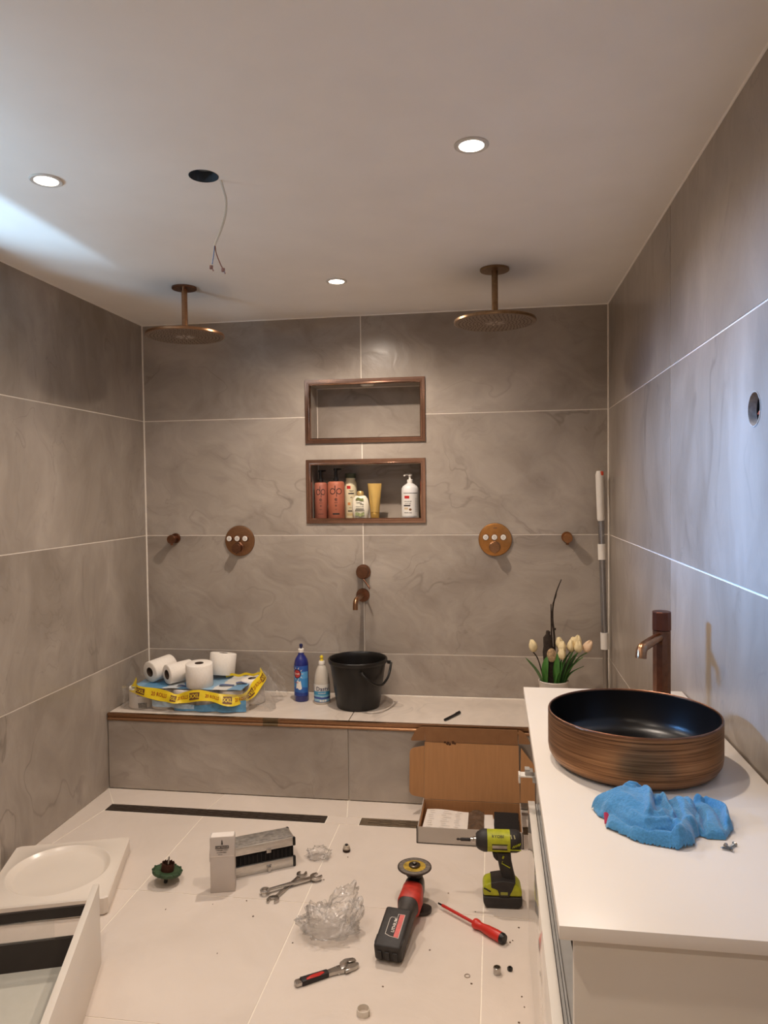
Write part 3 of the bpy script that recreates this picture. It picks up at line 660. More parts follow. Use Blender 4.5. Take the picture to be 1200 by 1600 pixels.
def cloth_h(x, y):
    h = 0.0
    for pg, ht, rr_, dome in LAY:
        d = poly_d(x, y, pg)
        if d > 0:
            t = min(1.0, d / rr_); h = max(h, (ht + dome * min(1.0, d / 0.032)) * math.sqrt(1 - (1 - t) ** 2))
    if h < 0.0006: return 0.0
    for pl_, w_, a_ in RIDG:
        d = line_d(x, y, pl_)
        if d < w_: h += a_ * (1 - (d / w_) ** 2) ** 1.5 * min(1.0, h / 0.012)
    for pl_, w_, a_ in CREA:
        d = line_d(x, y, pl_)
        if d < w_: h -= a_ * (1 - d / w_) ** 1.4 * min(1.0, h / 0.016)
    d = poly_d(x, y, POCK)
    if d > 0: h -= 0.014 * min(1.0, d / 0.010) ** 0.8
    return max(h, 0.0012)
q = B(); nx, ny = 150, 130; g = {}
for j in range(ny + 1):
    for i in range(nx + 1):
        x = -0.13 + 0.265 * i / nx; y = -0.11 + 0.21 * j / ny
        n1 = noise.noise(Vector((x * 32, y * 32, 3))); n2 = noise.noise(Vector((x * 32, y * 32, 9)))
        h = cloth_h(x + 0.005 * n1, y + 0.005 * n2)
        if h > 0.001: h += 0.0018 * noise.noise(Vector((x * 45, y * 45, 1))) + 0.0006 * noise.noise(Vector((x * 130, y * 130, 4)))
        g[i, j] = (x, y, h)
vv = {}
def cv(i, j):
    if (i, j) not in vv:
        x, y, h = g[i, j]; vv[i, j] = q.bm.verts.new((x, y, max(h, 0.0008)))
    return vv[i, j]
for j in range(ny):
    for i in range(nx):
        c4 = [(i, j), (i + 1, j), (i + 1, j + 1), (i, j + 1)]
        if sum(g[c][2] > 0.0006 for c in c4) >= 2: q.bm.faces.new([cv(*c) for c in c4])
bmesh.ops.smooth_vert(q.bm, verts=q.bm.verts, factor=0.5, use_axis_x=True, use_axis_y=True, use_axis_z=True); bmesh.ops.smooth_vert(q.bm, verts=[v for v in q.bm.verts if v.is_boundary], factor=0.5, use_axis_x=True, use_axis_y=True, use_axis_z=False)
co = q.done('cloth', mat('blue_microfibre', '#4a8dbe', 0.95, var=0.14, scale=260, bump=0.9, sheen=0.3), cl, ang=80)
B().sheet(lambda u, v: (-0.104 + 0.018 * u - 0.002 * v, 0.004 - 0.022 * v + 0.002 * u, 0.004 + 0.010 * (1 - v) + 0.001 * math.sin(9 * u)), 5, 5, 0.0015).done('cloth_label', mat('crimson_label', '#a92a4a', 0.8), cl)
# three small screws on the worktop
def screw(loc_, rz, pitch, label):
    t = thing('wood_screw', label, 'screw', loc_, rz, 'screws on the vanity top'); 
    mm = Matrix.Translation((0, 0, 0.0032)) @ Matrix.Rotation(R(90) - pitch, 4, 'Y')
    B().lathe([(0.0, 0.0), (0.0042, 0.0), (0.0044, 0.0008), (0.0018, 0.003)], 16, mm).done('head', STEEL, t)
    pr = [(0.0017, 0.003)]
    for k in range(9): pr += [(0.0022, 0.0035 + k * 0.0014), (0.0014, 0.0042 + k * 0.0014)]
    pr += [(0.0004, 0.0185)]
    B().lathe(pr, 12, mm).done('shank', mat('zinc_screw', '#8f9499', 0.35, 0.9, var=0.15), t)
screw((2.203, -2.366, VZ), R(162), 0, 'small zinc screw lying on the vanity top, leftmost of three')
screw((2.196, -2.352, VZ), R(-68), 0.0, 'small zinc screw lying on the vanity top, middle one of three')
screw((2.213, -2.345, VZ), R(-130), 0.0, 'small zinc screw lying on the vanity top, rightmost of three')

# ================================================================== TELESCOPIC POLE in the back right corner
po = thing('telescopic_pole', 'silver telescopic pole with white grip leaning in the back right corner', 'pole', (2.338, -0.085, ZB))
P0 = Vector((2.338, -0.085, ZB)); P1 = Vector((2.314, -0.046, 1.480)); ax_ = (P1 - P0)
at = lambda z: Vector(((z - ZB) / ax_.z * ax_.x, (z - ZB) / ax_.z * ax_.y, z - ZB))
B().cyl(at(ZB), at(0.715), 0.0115, n=18).done('lower_tube', mat('pole_alu', '#a39c95', 0.3, 0.85, var=0.06), po)
B().cyl(at(0.640), at(1.245), 0.0135, n=18).done('upper_tube', mat('pole_alu2', '#aeb0b6', 0.22, 0.95, var=0.05), po)
for a, b2 in ((0.635, 0.713), (1.058, 1.132)): B().cyl(at(a), at(b2), 0.0185, n=20).done('lock_collar', WPLAST, po)
B().tube([at(1.242), at(1.252), at(1.40), at(1.462), at(1.478)], [0.0150, 0.0175, 0.0190, 0.0190, 0.014], 20).done('grip', WPLAST, po)
B().box(at(1.466) + Vector((0.009, -0.014, 0)), (0.014, 0.010, 0.020), bev=0.003).done('end_tab', mat('orange_tab', '#c8492c', 0.4), po)

# ================================================================== PLANT
pl = thing('tulip_arrangement', 'artificial cream tulips with bark and twigs in a white pot on the bench', 'plant', (2.081, -0.25, ZB + 0.0008))
B().lathe([(0.0, 0.0), (0.048, 0.0), (0.052, 0.004), (0.066, 0.160), (0.068, 0.163), (0.066, 0.166), (0.062, 0.162), (0.060, 0.120), (0.0, 0.118)], 40).done('pot', mat('white_pot', '#d5cdc4', 0.4, var=0.03), pl)
B().lathe([(0.0605, 0.1205), (0.0605, 0.138), (0.03, 0.146), (0.0, 0.147)], 28).done('moss', mat('dark_moss', '#2c2a1c', 0.95, var=0.4, scale=120, bump=0.8), pl)
X0, Y0, Z0 = 2.081, -0.25, ZB
lp = lambda x, z, dy=0.0: Vector((x - X0, dy, z - Z0))
BARK = mat('dark_bark', '#2e241d', 0.9, var=0.4, scale=90, bump=0.8)
B().tube(smooth([lp(2.066, 0.49), lp(2.064, 0.60), lp(2.058, 0.68), lp(2.057, 0.735), lp(2.060, 0.752)], 3), [0.026] * 3 + [0.027] * 3 + [0.021] * 3 + [0.010] * 3 + [0.003], 12).done('bark_piece', BARK, pl)
B().lathe([(0.0, 0.0), (0.020, 0.0), (0.021, 0.003), (0.018, 0.005), (0.0, 0.005)], 24, Matrix.Translation(lp(2.0705, 0.646, -0.026)) @ Matrix.Rotation(R(90), 4, 'X'), sy=1.5).done('seed_slice', mat('dried_slice', '#b09572', 0.8, var=0.45, scale=110), pl)
for ps, r0 in (([(2.075, 0.50), (2.074, 0.68), (2.072, 0.80), (2.071, 0.873)], 0.0052), ([(2.083, 0.50), (2.086, 0.70), (2.078, 0.80), (2.080, 0.86), (2.094, 0.925), (2.118, 0.985)], 0.0058), ([(2.079, 0.82), (2.080, 0.875), (2.092, 0.905), (2.096, 0.927)], 0.003)):
    sm = smooth([lp(x, z, 0.004 * math.sin(z * 40)) for x, z in ps], 5); B().tube(sm, [r0 * (1 - 0.65 * i / len(sm)) for i in range(len(sm))], 8).done('twig', BARK, pl)
B().box(lp(2.087, 0.7595), (0.012, 0.008, 0.010), bev=0.003).done('bud', BARK, pl)
STEM = mat('tulip_stem', '#4c6b35', 0.6, var=0.15); PETAL = mat('cream_petal', '#e2cfa2', 0.6, var=0.10, scale=45); PETALP = mat('pinkish_cream_petal', '#dfc0a0', 0.6, var=0.1, scale=45)
LEAF = mat('tulip_leaf', '#3d6b2c', 0.5, var=0.25, scale=30, stretch=(4, 4, 1)); LEAFD = mat('tulip_leaf_dark', '#2c4d22', 0.5, var=0.25, scale=30)
def tulip(x, z, dy, bx, tilt, m=PETAL, s=1.0, stem=STEM):
    top = lp(x, z, dy); base = Vector((bx - X0, dy * 0.3, 0.13))
    tl = B().tube(smooth([base, base.lerp(top, 0.55) + Vector((0, 0, 0.02)), top - Vector((0, 0, 0.022 * s))], 5), 0.0028, 7).done('flower_stem', stem, pl)
    q = B(); n = 24; rings = []
    prof = [(0.0035, -0.024), (0.012, -0.019), (0.0175, -0.008), (0.0185, 0.003), (0.0155, 0.014), (0.0095, 0.023), (0.004, 0.028)]
    for k, (r, zz) in enumerate(prof):
        rings.append(q.ring([((r * (1 + 0.10 * math.cos(3 * a + k * 0.08)) * math.cos(a)) * s, (r * (1 + 0.10 * math.cos(3 * a + k * 0.08)) * math.sin(a)) * s, (zz + (0.0045 * math.cos(3 * a) if k > 4 else 0)) * s) for a in [2 * PI * i / n for i in range(n)]]))
    q.skin(rings); q._xf(list(q.bm.verts), Matrix.Translation(top) @ Matrix.Rotation(tilt, 4, 'Y') @ Matrix.Rotation(x * 40, 4, 'Z'))
    q.done('blossom', m, pl, ang=60)
tulip(1.989, 0.679, -0.01, 2.045, R(-14), s=1.05, stem=BARK)
for a in ((2.108, 0.692, 0.0, 2.075, R(-6)), (2.119, 0.678, -0.018, 2.085, R(4)), (2.117, 0.650, -0.030, 2.088, 0.0), (2.159, 0.680, 0.0, 2.10, R(2)), (2.188, 0.700, 0.012, 2.105, R(4)), (2.189, 0.680, -0.014, 2.11, R(2)), (2.170, 0.690, 0.02, 2.1, R(5))): tulip(*a)
tulip(2.231, 0.681, -0.004, 2.115, R(28), PETALP, 1.08)
def leaf(b, mid, tip, w, m=LEAF):
    sm = smooth([Vector(b), Vector(mid), Vector(tip)], 7); n = len(sm)
    def fn(u, v):
        i = min(n - 1, int(round(v * (n - 1)))); c = sm[i]; t = v
        ww = 1.8 * w * (0.35 + 1.3 * t) * max(0.02, 1 - min(1.0, t) ** 2.2)
        d = (sm[-1] - sm[0]); d.z = 0; sd_ = Vector((0.75, -0.65, 0)) if abs(d.x) < 0.02 else Vector((0.35, -0.9, 0.25))
        sd_.normalize(); return c + sd_ * (u - 0.5) * 2 * ww + Vector((0, -0.004, 0)) * (1 - 4 * (u - 0.5) ** 2)
    B().sheet(fn, 4, n - 1, 0.0008).done('leaf', m, pl, ang=60)
for b, md, tp_, w, mm in (((2.040, 0.50), (2.005, 0.575), (1.954, 0.634), 0.012, LEAF), ((2.045, 0.49), (2.040, 0.58), (2.050, 0.640), 0.013, LEAF), ((2.090, 0.49), (2.090, 0.57), (2.096, 0.655), 0.013, LEAF), ((2.082, 0.48), (2.090, 0.555), (2.118, 0.585), 0.012, LEAF),
        ((2.110, 0.49), (2.140, 0.58), (2.205, 0.640), 0.013, LEAF), ((2.115, 0.49), (2.150, 0.565), (2.212, 0.600), 0.009, LEAF), ((2.105, 0.49), (2.125, 0.58), (2.165, 0.665), 0.014, LEAFD), ((2.100, 0.49), (2.110, 0.58), (2.140, 0.650), 0.012, LEAFD), ((2.095, 0.49), (2.103, 0.56), (2.115, 0.625), 0.012, LEAF), ((2.108, 0.50), (2.150, 0.60), (2.185, 0.660), 0.010, LEAFD), ((2.112, 0.49), (2.125, 0.54), (2.150, 0.60), 0.011, LEAFD)):
    leaf(lp(b[0], b[1], -0.02), lp(md[0], md[1], -0.035), lp(tp_[0], tp_[1], -0.03), w, mm)

# ================================================================== BUCKET AND BOTTLES ON THE BENCH
bk = thing('bucket', 'black plastic bucket with carrying handle on the bench under the tap', 'bucket', (1.1645, -0.19, ZB + 0.0008))
B().lathe([(0.0, 0.004), (0.094, 0.004), (0.096, 0.0), (0.101, 0.0), (0.104, 0.006), (0.1335, 0.205), (0.1335, 0.212), (0.141, 0.213), (0.1435, 0.219), (0.1435, 0.229), (0.141, 0.233), (0.137, 0.232), (0.133, 0.226), (0.1315, 0.210), (0.101, 0.010), (0.0, 0.008)], 64).done('body', BLACKB, bk, ang=30)
for s in (-1, 1):
    a = R(-20) if s > 0 else R(160)
hd = []
for i in range(17):
    a = PI * i / 16; hd.append(Vector((0.139 * math.cos(a), -0.14 * math.sin(a), -0.100 * math.sin(a) ** 1.0)))
# the bail hangs down around the right front side
bail = [(0.046, -0.139, 0.190), (0.066, -0.146, 0.172), (0.090, -0.138, 0.150), (0.116, -0.118, 0.133), (0.134, -0.088, 0.130), (0.151, -0.040, 0.150), (0.157, 0.000, 0.180), (0.158, 0.030, 0.205)]
B().tube(smooth(bail, 4), 0.0058, 10).done('carrying_handle', BLACKP, bk)
for p in ((0.044, -0.136, 0.190), (0.148, 0.028, 0.208)): B().box(p, (0.018, 0.012, 0.016), bev=0.003).done('handle_lug', BLACKP, bk)

FA = R(-80)     # direction from the things on the back wall towards the view
bb = thing('detergent_bottle', 'blue detergent bottle with white and navy push cap on the bench', 'bottle', (0.868, -0.13, ZB))
B().lathe([(0.0, 0.0), (0.033, 0.0), (0.036, 0.004), (0.036, 0.165), (0.0355, 0.185), (0.031, 0.205), (0.021, 0.222), (0.0145, 0.230), (0.0145, 0.240), (0.0, 0.240)], 40).done('body', mat('cobalt_bottle', '#232a72', 0.14, var=0.1, coat=0.3), bb, ang=50)
B().lathe([(0.014, 0.232), (0.0145, 0.256), (0.010, 0.259), (0.0, 0.259)], 28).done('cap', WPLAST, bb)
B().lathe([(0.006, 0.258), (0.006, 0.265), (0.0085, 0.268), (0.0085, 0.278), (0.006, 0.282), (0.0, 0.283)], 20).done('push_spout', mat('navy_cap', '#1a1f4a', 0.3), bb)
lb = arc_sheet(B(), 0.0364, 0.030, 0.178, FA - 1.45, FA + 1.1).done('label', zone('detergent_label', [(0.030, '#203a86'), (0.060, '#2f62ad'), (0.085, '#3f8ccc'), (0.13, '#5ba3da'), (0.165, '#2b57a6'), (0.178, '#2b57a6')], wav=0.03), bb)
q = B(); q.sheet(lambda u, v: on_cyl(0.0368, 0.140, FA - 0.55)((0.022 * v) * math.cos(2 * PI * u), (0.023 * v) * math.sin(2 * PI * u)), 24, 2); q.done('label_disc', mat('navy_disc', '#241f3d', 0.4), bb)
q = B(); q.sheet(lambda u, v: on_cyl(0.0371, 0.140, FA - 0.55)((0.018 * v) * math.cos(2 * PI * u), (0.019 * v) * math.sin(2 * PI * u)), 24, 2); q.done('label_disc_centre', mat('red_disc', '#b5393a', 0.4), bb)
lettering('Dreft', 0.013, on_cyl(0.0375, 0.140, FA - 0.55), WINK, bb)
q = B()
for k in range(10):
    a = 2 * PI * k / 10
    fnc = on_cyl(0.0369, 0.140, FA - 0.55)
    r1, r2 = 0.024, 0.036
    v1, v2, v3 = [q.bm.verts.new(fnc(r * math.cos(a + d), r * math.sin(a + d))) for r, d in ((r1, -0.09), (r1, 0.09), (r2, 0))]
    q.bm.faces.new((v1, v2, v3))
q.done('label_rays', WINK, bb)
q = B(); q.sheet(lambda u, v: on_cyl(0.0367, 0.085, FA - 0.30)((0.016 * (1 - 0.4 * v)) * (2 * u - 1), 0.040 * (v - 0.5) + 0.004 * math.sin(u * 7)), 8, 4); q.done('label_drop', WINK, bb)
lettering('ultra', 0.011, on_cyl(0.0372, 0.097, FA - 0.62), RINK, bb)

db = thing('squeeze_bottle', 'clear squeeze bottle with yellow tip and blue label beside the bucket', 'bottle', (0.979, -0.16, ZB))
B().lathe([(0.0, 0.0), (0.036, 0.0), (0.039, 0.004), (0.0392, 0.090), (0.038, 0.110), (0.034, 0.140), (0.027, 0.165), (0.018, 0.182), (0.0135, 0.188), (0.0135, 0.192), (0.0, 0.192)], 40).done('body', mat('milky_clear_plastic', '#d3cabd', 0.12, var=0.05, trans=0.15), db, ang=50)
B().lathe([(0.0150, 0.190), (0.0150, 0.204), (0.012, 0.208), (0.0, 0.208)], 28).done('cap', WPLAST, db)
B().lathe([(0.0095, 0.207), (0.0095, 0.212), (0.006, 0.215), (0.0055, 0.219), (0.0085, 0.222), (0.0085, 0.228), (0.004, 0.234), (0.0, 0.235)], 20).done('spout_tip', mat('yellow_tip', '#dcc02c', 0.35), db)
arc_sheet(B(), 0.0396, 0.012, 0.098, FA - 1.5, FA + 1.5, 20).done('label', zone('squeeze_label', [(0.012, '#2d4a8a'), (0.022, '#8fb9cf'), (0.034, '#3b4f93'), (0.043, '#7fb6cc'), (0.052, '#3c8fb8'), (0.070, '#d9d6d0'), (0.098, '#d9d6d0')], wav=0.012), db)
lettering('Dasty', 0.028, on_cyl(0.0402, 0.077, FA + 0.10), mat('navy_letter', '#1d2450', 0.5), db)
for k in range(3):
    q = B(); q.sheet(lambda u, v: on_cyl(0.0401, 0.020, FA + (k - 0.4) * 0.30)((0.005 * v) * math.cos(2 * PI * u), (0.005 * v) * math.sin(2 * PI * u)), 14, 1); q.done('label_badge', WINK, db)
lettering('', 0.006, on_cyl(0.0402, 0.048, FA), WINK, db, extra=[('DEGREASER', 0.0075, 0.002, 0.008), ('750 ml', 0.006, 0.002, -0.009)])

pn = thing('marker_pen', 'black pen lying on the bench top above the cardboard box', 'pen', (1.6255, -0.320, ZB), math.atan2(0.119, 0.063))
B().lathe([(0.0055, 0.0), (0.006, 0.002), (0.006, 0.085), (0.0055, 0.088)], 14, Matrix.Translation((-0.068, 0, 0.0062)) @ rotY).done('barrel', BLACKP, pn)
B().lathe([(0.0062, 0.0), (0.0064, 0.040), (0.005, 0.047), (0.0, 0.048)], 14, Matrix.Translation((0.018, 0, 0.0066)) @ rotY).done('cap', BLACKP, pn)
B().box((0.045, 0.0, 0.0138), (0.036, 0.003, 0.0018)).done('clip', BLACKP, pn)

# ================================================================== NICHE BOTTLES
NZ = NICHES[1][2] + 0.0125
def npump(x, y, r, hb, ht, label, grp, m, fa):
    t = thing('pump_bottle', label, 'bottle', (x, y, NZ), 0, grp)
    B().lathe([(0.0, 0.0), (r - 0.003, 0.0), (r, 0.004), (r, hb - 0.012), (r - 0.004, hb - 0.003), (r - 0.012, hb), (0.0, hb)], 40).done('body', m, t, ang=50)
    pb = B().lathe([(0.014, hb - 0.001), (0.014, hb + 0.014), (0.0075, hb + 0.016), (0.0075, ht - 0.012), (0.012, ht - 0.011), (0.012, ht), (0.0, ht)], 24).done('pump', BLACKP, t)
    B().box((0.016 * math.cos(fa + 0.9), 0.016 * math.sin(fa + 0.9), ht - 0.0055), (0.046, 0.010, 0.009), rot=fa + 0.9, bev=0.003).done('pump_spout', BLACKP, t)
    return t
TERRA = mat('terracotta_bottle', '#a8624a', 0.5, var=0.05); TERRAD = mat('dull_terracotta_bottle', '#9a5b49', 0.5, var=0.05)
for (x, y, r, hb, ht, m, lab) in ((0.937, 0.052, 0.033, 0.187, 0.251, TERRAD, 'slim terracotta pump bottle, leftmost on the lower niche shelf'), (1.018, 0.047, 0.0435, 0.191, 0.258, TERRA, 'wide terracotta pump bottle, second from left on the niche shelf')):
    t = npump(x, y, r, hb, ht, lab, 'terracotta pump bottles in the niche', m, R(-90))
    fa = R(-80); rr = r + 0.0004
    q = B()
    sc = r / 0.0435
    for cx in (-0.0155, 0.0155): q.lathe([(0.0105, 0), (0.0105, 0.0005), (0.0142, 0.0005), (0.0142, 0)], 24, Matrix.Translation((cx, 0, 0)), cap0=False, cap1=False)
    q.box((-0.0035, 0.010, 0), (0.0032, 0.034, 0.0005)); q.box((0.0035, -0.010, 0), (0.0032, 0.030, 0.0005))
    for v in q.bm.verts:
        f = on_cyl(rr, hb * 0.735, fa)(v.co.x * sc * 1.1, v.co.y * 1.1); v.co = Vector(f)
    q.done('logo', INK, t)
    lettering('', 0, on_cyl(rr, 0.0, fa), INK, t, extra=[('e', 0.030, 0, hb * 0.53), ('shine', 0.008, 0, hb * 0.44), ('*', 0.022, 0, hb * 0.33), ('argan', 0.006, 0, hb * 0.26)])
    B().sheet(lambda u, v: on_cyl(rr, hb * 0.135, fa)((u - 0.5) * 0.036 * sc, (v - 0.5) * (0.008 if r > 0.04 else 0.002)), 8, 1).done('label_bar', INK, t)
CREAM = mat('cream_bottle', '#ddd0ae', 0.35, var=0.04)
t = thing('shampoo_bottle', 'tall cream shampoo bottle with green flat cap behind the oval bottle', 'bottle', (1.083, 0.103, NZ))
B().lathe([(0.0, 0.0), (0.031, 0.0), (0.033, 0.003), (0.033, 0.165), (0.031, 0.182), (0.024, 0.194), (0.024, 0.212), (0.0, 0.212)], 36).done('body', CREAM, t, ang=50)
B().lathe([(0.0265, 0.208), (0.0265, 0.222), (0.028, 0.224), (0.028, 0.232), (0.0, 0.233)], 32).done('cap', mat('olive_cap', '#3d4433', 0.4), t)
for zz, hh, a0, wd_, m in ((0.160, 0.016, FA - 0.30, 0.020, RINK), (0.128, 0.006, FA + 0.1, 0.030, INK), (0.038, 0.006, FA, 0.030, INK), (0.075, 0.014, FA - 0.25, 0.014, mat('orange_print', '#c8854c', 0.5)), (0.02, 0.012, FA, 0.04, mat('tan_print', '#b9a071', 0.5))):
    B().sheet(lambda u, v: on_cyl(0.0334, zz, a0)((u - 0.5) * wd_, (v - 0.5) * hh), 8, 1).done('label_bar', m, t)
lettering('', 0, on_cyl(0.0336, 0.0, FA), INK, t, extra=[('repair', 0.011, 0.004, 0.142), ('silk', 0.010, 0.004, 0.108), ('250 ml', 0.006, 0, 0.055)])
t = thing('lotion_bottle', 'oval cream bottle with gold cap in the middle of the niche shelf', 'bottle', (1.146, 0.040, NZ))
B().lathe([(0.0, 0.0), (0.034, 0.0), (0.038, 0.004), (0.0445, 0.045), (0.044, 0.075), (0.038, 0.100), (0.026, 0.116), (0.013, 0.120), (0.0, 0.120)], 40, sy=0.62).done('body', mat('ivory_bottle', '#e2dac6', 0.35, var=0.03), t, ang=50)
B().lathe([(0.0175, 0.117), (0.0175, 0.134), (0.013, 0.140), (0.0, 0.141)], 28).done('cap', mat('gold_cap', '#b99c63', 0.35, 0.4), t)
flat = lambda z0: (lambda x, y: (x, -0.0285 + 5.0 * x * x, z0 + y))
lettering('', 0, flat(0.0), INK, t, extra=[('caring', 0.012, -0.004, 0.082), ('milk', 0.011, 0.012, 0.073), ('coconut milk', 0.0075, 0.0, 0.062), ('&&&&&&', 0.011, 0, 0.050), ('&&&&&&&', 0.011, 0, 0.042)])
B().sheet(lambda u, v: flat(0.099)((u - 0.5) * 0.046 * (1 - 0.3 * v), (v - 0.5) * 0.012 + 0.003 * math.sin(u * 6)), 8, 2).done('label_leaves', mat('olive_print', '#6f7a45', 0.5, var=0.5, scale=90), t)
B().sheet(lambda u, v: flat(0.022)((u - 0.5) * 0.046, (v - 0.5) * 0.018 + 0.003 * math.sin(u * 8)), 8, 2).done('label_flowers', mat('sage_print', '#8f9468', 0.5, var=0.6, scale=110), t)
t = thing('cream_tube', 'golden squeeze tube standing on its cap in the lower niche', 'tube', (1.219, 0.045, NZ))
q = B(); rings = []
for k in range(9):
    f = k / 8; z = 0.032 + 0.146 * f; rx = 0.0235 + 0.0125 * f; ry = 0.0235 * (1 - f) + 0.0012
    rings.append(q.ring([(rx * math.cos(2 * PI * i / 28), ry * math.sin(2 * PI * i / 28), z) for i in range(28)]))
q.skin(rings).done('body', mat('gold_tube', '#c9a45c', 0.28, 0.55, var=0.06), t, ang=60)
B().lathe([(0.0215, 0.0), (0.0225, 0.002), (0.0225, 0.030), (0.0205, 0.033), (0.0, 0.033)], 32).done('cap', mat('gold_tube_cap', '#b58f49', 0.3, 0.5), t)
t = thing('soap_dispenser', 'white pump dispenser with printed label at the right of the niche', 'bottle', (1.399, 0.052, NZ))
B().lathe([(0.0, 0.0), (0.040, 0.0), (0.0435, 0.004), (0.0435, 0.130), (0.043, 0.150), (0.036, 0.162), (0.022, 0.172), (0.015, 0.176), (0.0, 0.176)], 40).done('body', mat('white_dispenser', '#d8d5d2', 0.32, var=0.03), t, ang=50)
B().lathe([(0.0145, 0.175), (0.0145, 0.194), (0.008, 0.197), (0.006, 0.198), (0.006, 0.212), (0.011, 0.214), (0.011, 0.222), (0.0, 0.224)], 24).done('pump', WPLAST, t)
B().tube([(0, 0, 0.219), (-0.018, -0.006, 0.220), (-0.030, -0.010, 0.214)], 0.0042, 10).done('pump_spout', WPLAST, t)
arc_sheet(B(), 0.0439, 0.012, 0.124, FA - 1.4, FA + 1.2, 18).done('label', mat('pale_label', '#dedad4', 0.5, var=0.02), t)
for zz, hh, a0, wd_, m in ((0.107, 0.014, FA - 0.45, 0.026, RINK), (0.0645, 0.007, FA - 0.45, 0.036, INK), (0.127, 0.002, FA, 0.08, INK), (0.050, 0.010, FA - 0.55, 0.022, mat('sand_print', '#cbb48f', 0.5))):
    B().sheet(lambda u, v: on_cyl(0.0443, zz, a0)((u - 0.5) * wd_, (v - 0.5) * hh), 8, 1).done('label_bar', m, t)
lettering('', 0, on_cyl(0.0445, 0.0, FA - 0.35), INK, t, extra=[('almond oil', 0.009, 0, 0.086), ('hand soap', 0.008, 0, 0.075), ('natural soap', 0.0085, 0.0, 0.030)])
q = B(); q.sheet(lambda u, v: on_cyl(0.0446, 0.045, FA - 0.05)((0.007 * v) * math.cos(2 * PI * u), (0.006 * v) * math.sin(2 * PI * u)), 12, 1); q.done('label_nut', mat('brown_print', '#6c4526', 0.5), t)
lettering('', 0, on_cyl(0.0445, 0.0, FA + 0.75), mat('grey_print', '#8d8984', 0.5), t, name='small_print', extra=[('ingredients', 0.005, 0, 0.10 - k * 0.008) for k in range(9)])

# ================================================================== TOILET ROLLS ON THE BENCH
CORE = mat('cardboard_core', '#57463a', 0.9, var=0.15)
def roll(label, loc_, rot, r=0.064, h=0.125, grp='loose toilet rolls', rc=0.021):
    t = thing('toilet_roll', label, 'toilet roll', loc_, 0, grp); t.rotation_euler = rot
    B().lathe([(rc, 0.0), (r - 0.003, 0.0), (r, 0.003), (r, h - 0.003), (r - 0.003, h), (rc, h), (rc, 0.0)], 44, cap0=False, cap1=False).done('paper', PAPER, t, ang=50)
    B().lathe([(rc, -0.0005), (rc, h + 0.0005), (rc - 0.0015, h + 0.0005), (rc - 0.0015, -0.0005), (rc, -0.0005)], 28, cap0=False, cap1=False).done('core_tube', CORE, t)
    return t
def lie(ax):      # rotation that turns local z onto ax
    return Vector(ax).to_track_quat('Z', 'Y').to_euler()
RB = 0.462        # height of the pack's upper face
roll('toilet roll lying on its side at the left end of the loose rolls', (0.146, -0.285, 0.522), lie((0.44, 0.89, 0.10)), 0.052, 0.130, rc=0.0235)
roll('long toilet roll lying second from the left, its hollow end to the front', (0.247, -0.312, 0.519), lie((0.62, 0.78, 0.05)), 0.048, 0.128, rc=0.0235)
roll('toilet roll standing upright in the middle of the pack', (0.414, -0.312, RB + 0.008), (R(4), R(1), 0), 0.0635, 0.112)
roll('toilet roll standing tilted at the back, rightmost of the loose rolls', (0.456, -0.140, RB + 0.022), (R(-9), R(4), 0), 0.066, 0.105)
pk = []
for i, x in enumerate((0.112, 0.226, 0.340, 0.454, 0.568)):
    pk.append(roll('white toilet roll inside the clear pack, ' + ('at its left end' if i == 0 else 'number %s from the left' % ('two', 'three', 'four', 'five')[i - 1]), (x, -0.312 + 0.006 * math.sin(i * 2.1), ZB + 0.002), (0, 0, i), 0.0555, 0.098, 'toilet rolls inside the pack'))
roll('toilet roll in the pack at the back right, its hole showing', (0.640, -0.185, ZB + 0.002), (R(3), R(-3), 0), 0.056, 0.118, 'toilet rolls inside the pack', rc=0.02)
CLEARF = film('clear_pack_film', (0.97, 0.96, 0.95, 1), 0.10, 0.10, 0.5, 26)
tpk = thing('toilet_roll_pack', 'torn open clear pack of toilet rolls with a yellow band', 'pack', (0.39, -0.25, ZB))
wl_ = lambda x, y, z: (x - 0.39, y + 0.25, z - ZB)
def wob(x, z, s=1.0, k=0): return 0.006 * s * noise.noise(Vector((x * 14 + k, z * 22, k))) + 0.003 * s * noise.noise(Vector((x * 45, z * 50, k + 3)))
xl, xr = 0.046, 0.672
def front(x, z, off=0.0):
    y = -0.374 + 0.010 * math.cos((x - 0.112) / 0.114 * 2 * PI) * -1 * 0.5 + wob(x, z)
    if x > 0.60: y += (x - 0.60) ** 2 * 6
    return wl_(x, y - off, z)
B().sheet(lambda u, v: front(xl + (xr - xl) * u, ZB + 0.004 + 0.098 * v), 70, 12).done('clear_film', CLEARF, tpk, ang=80)
B().sheet(lambda u, v: wl_(xl - 0.004 + 0.01 * math.sin(v * 3) + wob(u, v, 1, 5), -0.370 + 0.25 * u, ZB + 0.004 + 0.105 * v), 16, 10).done('end_film', CLEARF, tpk, ang=80)
def patch(pl, m, name, off, k=0):
    """printed piece of film: pl(u,v) -> x,z"""
    B().sheet(lambda u, v: front(*pl(u, v), off), 26, 6).done(name, m, tpk, ang=80)
LAV = mat('lavender_print', '#a89aa6', 0.35, var=0.14, scale=50); SKYB = mat('sky_blue_print', '#5f93b8', 0.3, var=0.2, scale=35); PALEB = mat('pale_blue_print', '#a9bccb', 0.35, var=0.2, scale=45)
patch(lambda u, v: (0.125 + 0.17 * u, ZB + 0.066 + 0.030 * v - 0.012 * u), LAV, 'lavender_print', 0.002)
patch(lambda u, v: (0.200 + 0.21 * u, ZB + 0.022 + (0.030 - 0.01 * u) * v - 0.010 * u), PALEB, 'blue_print', 0.003)
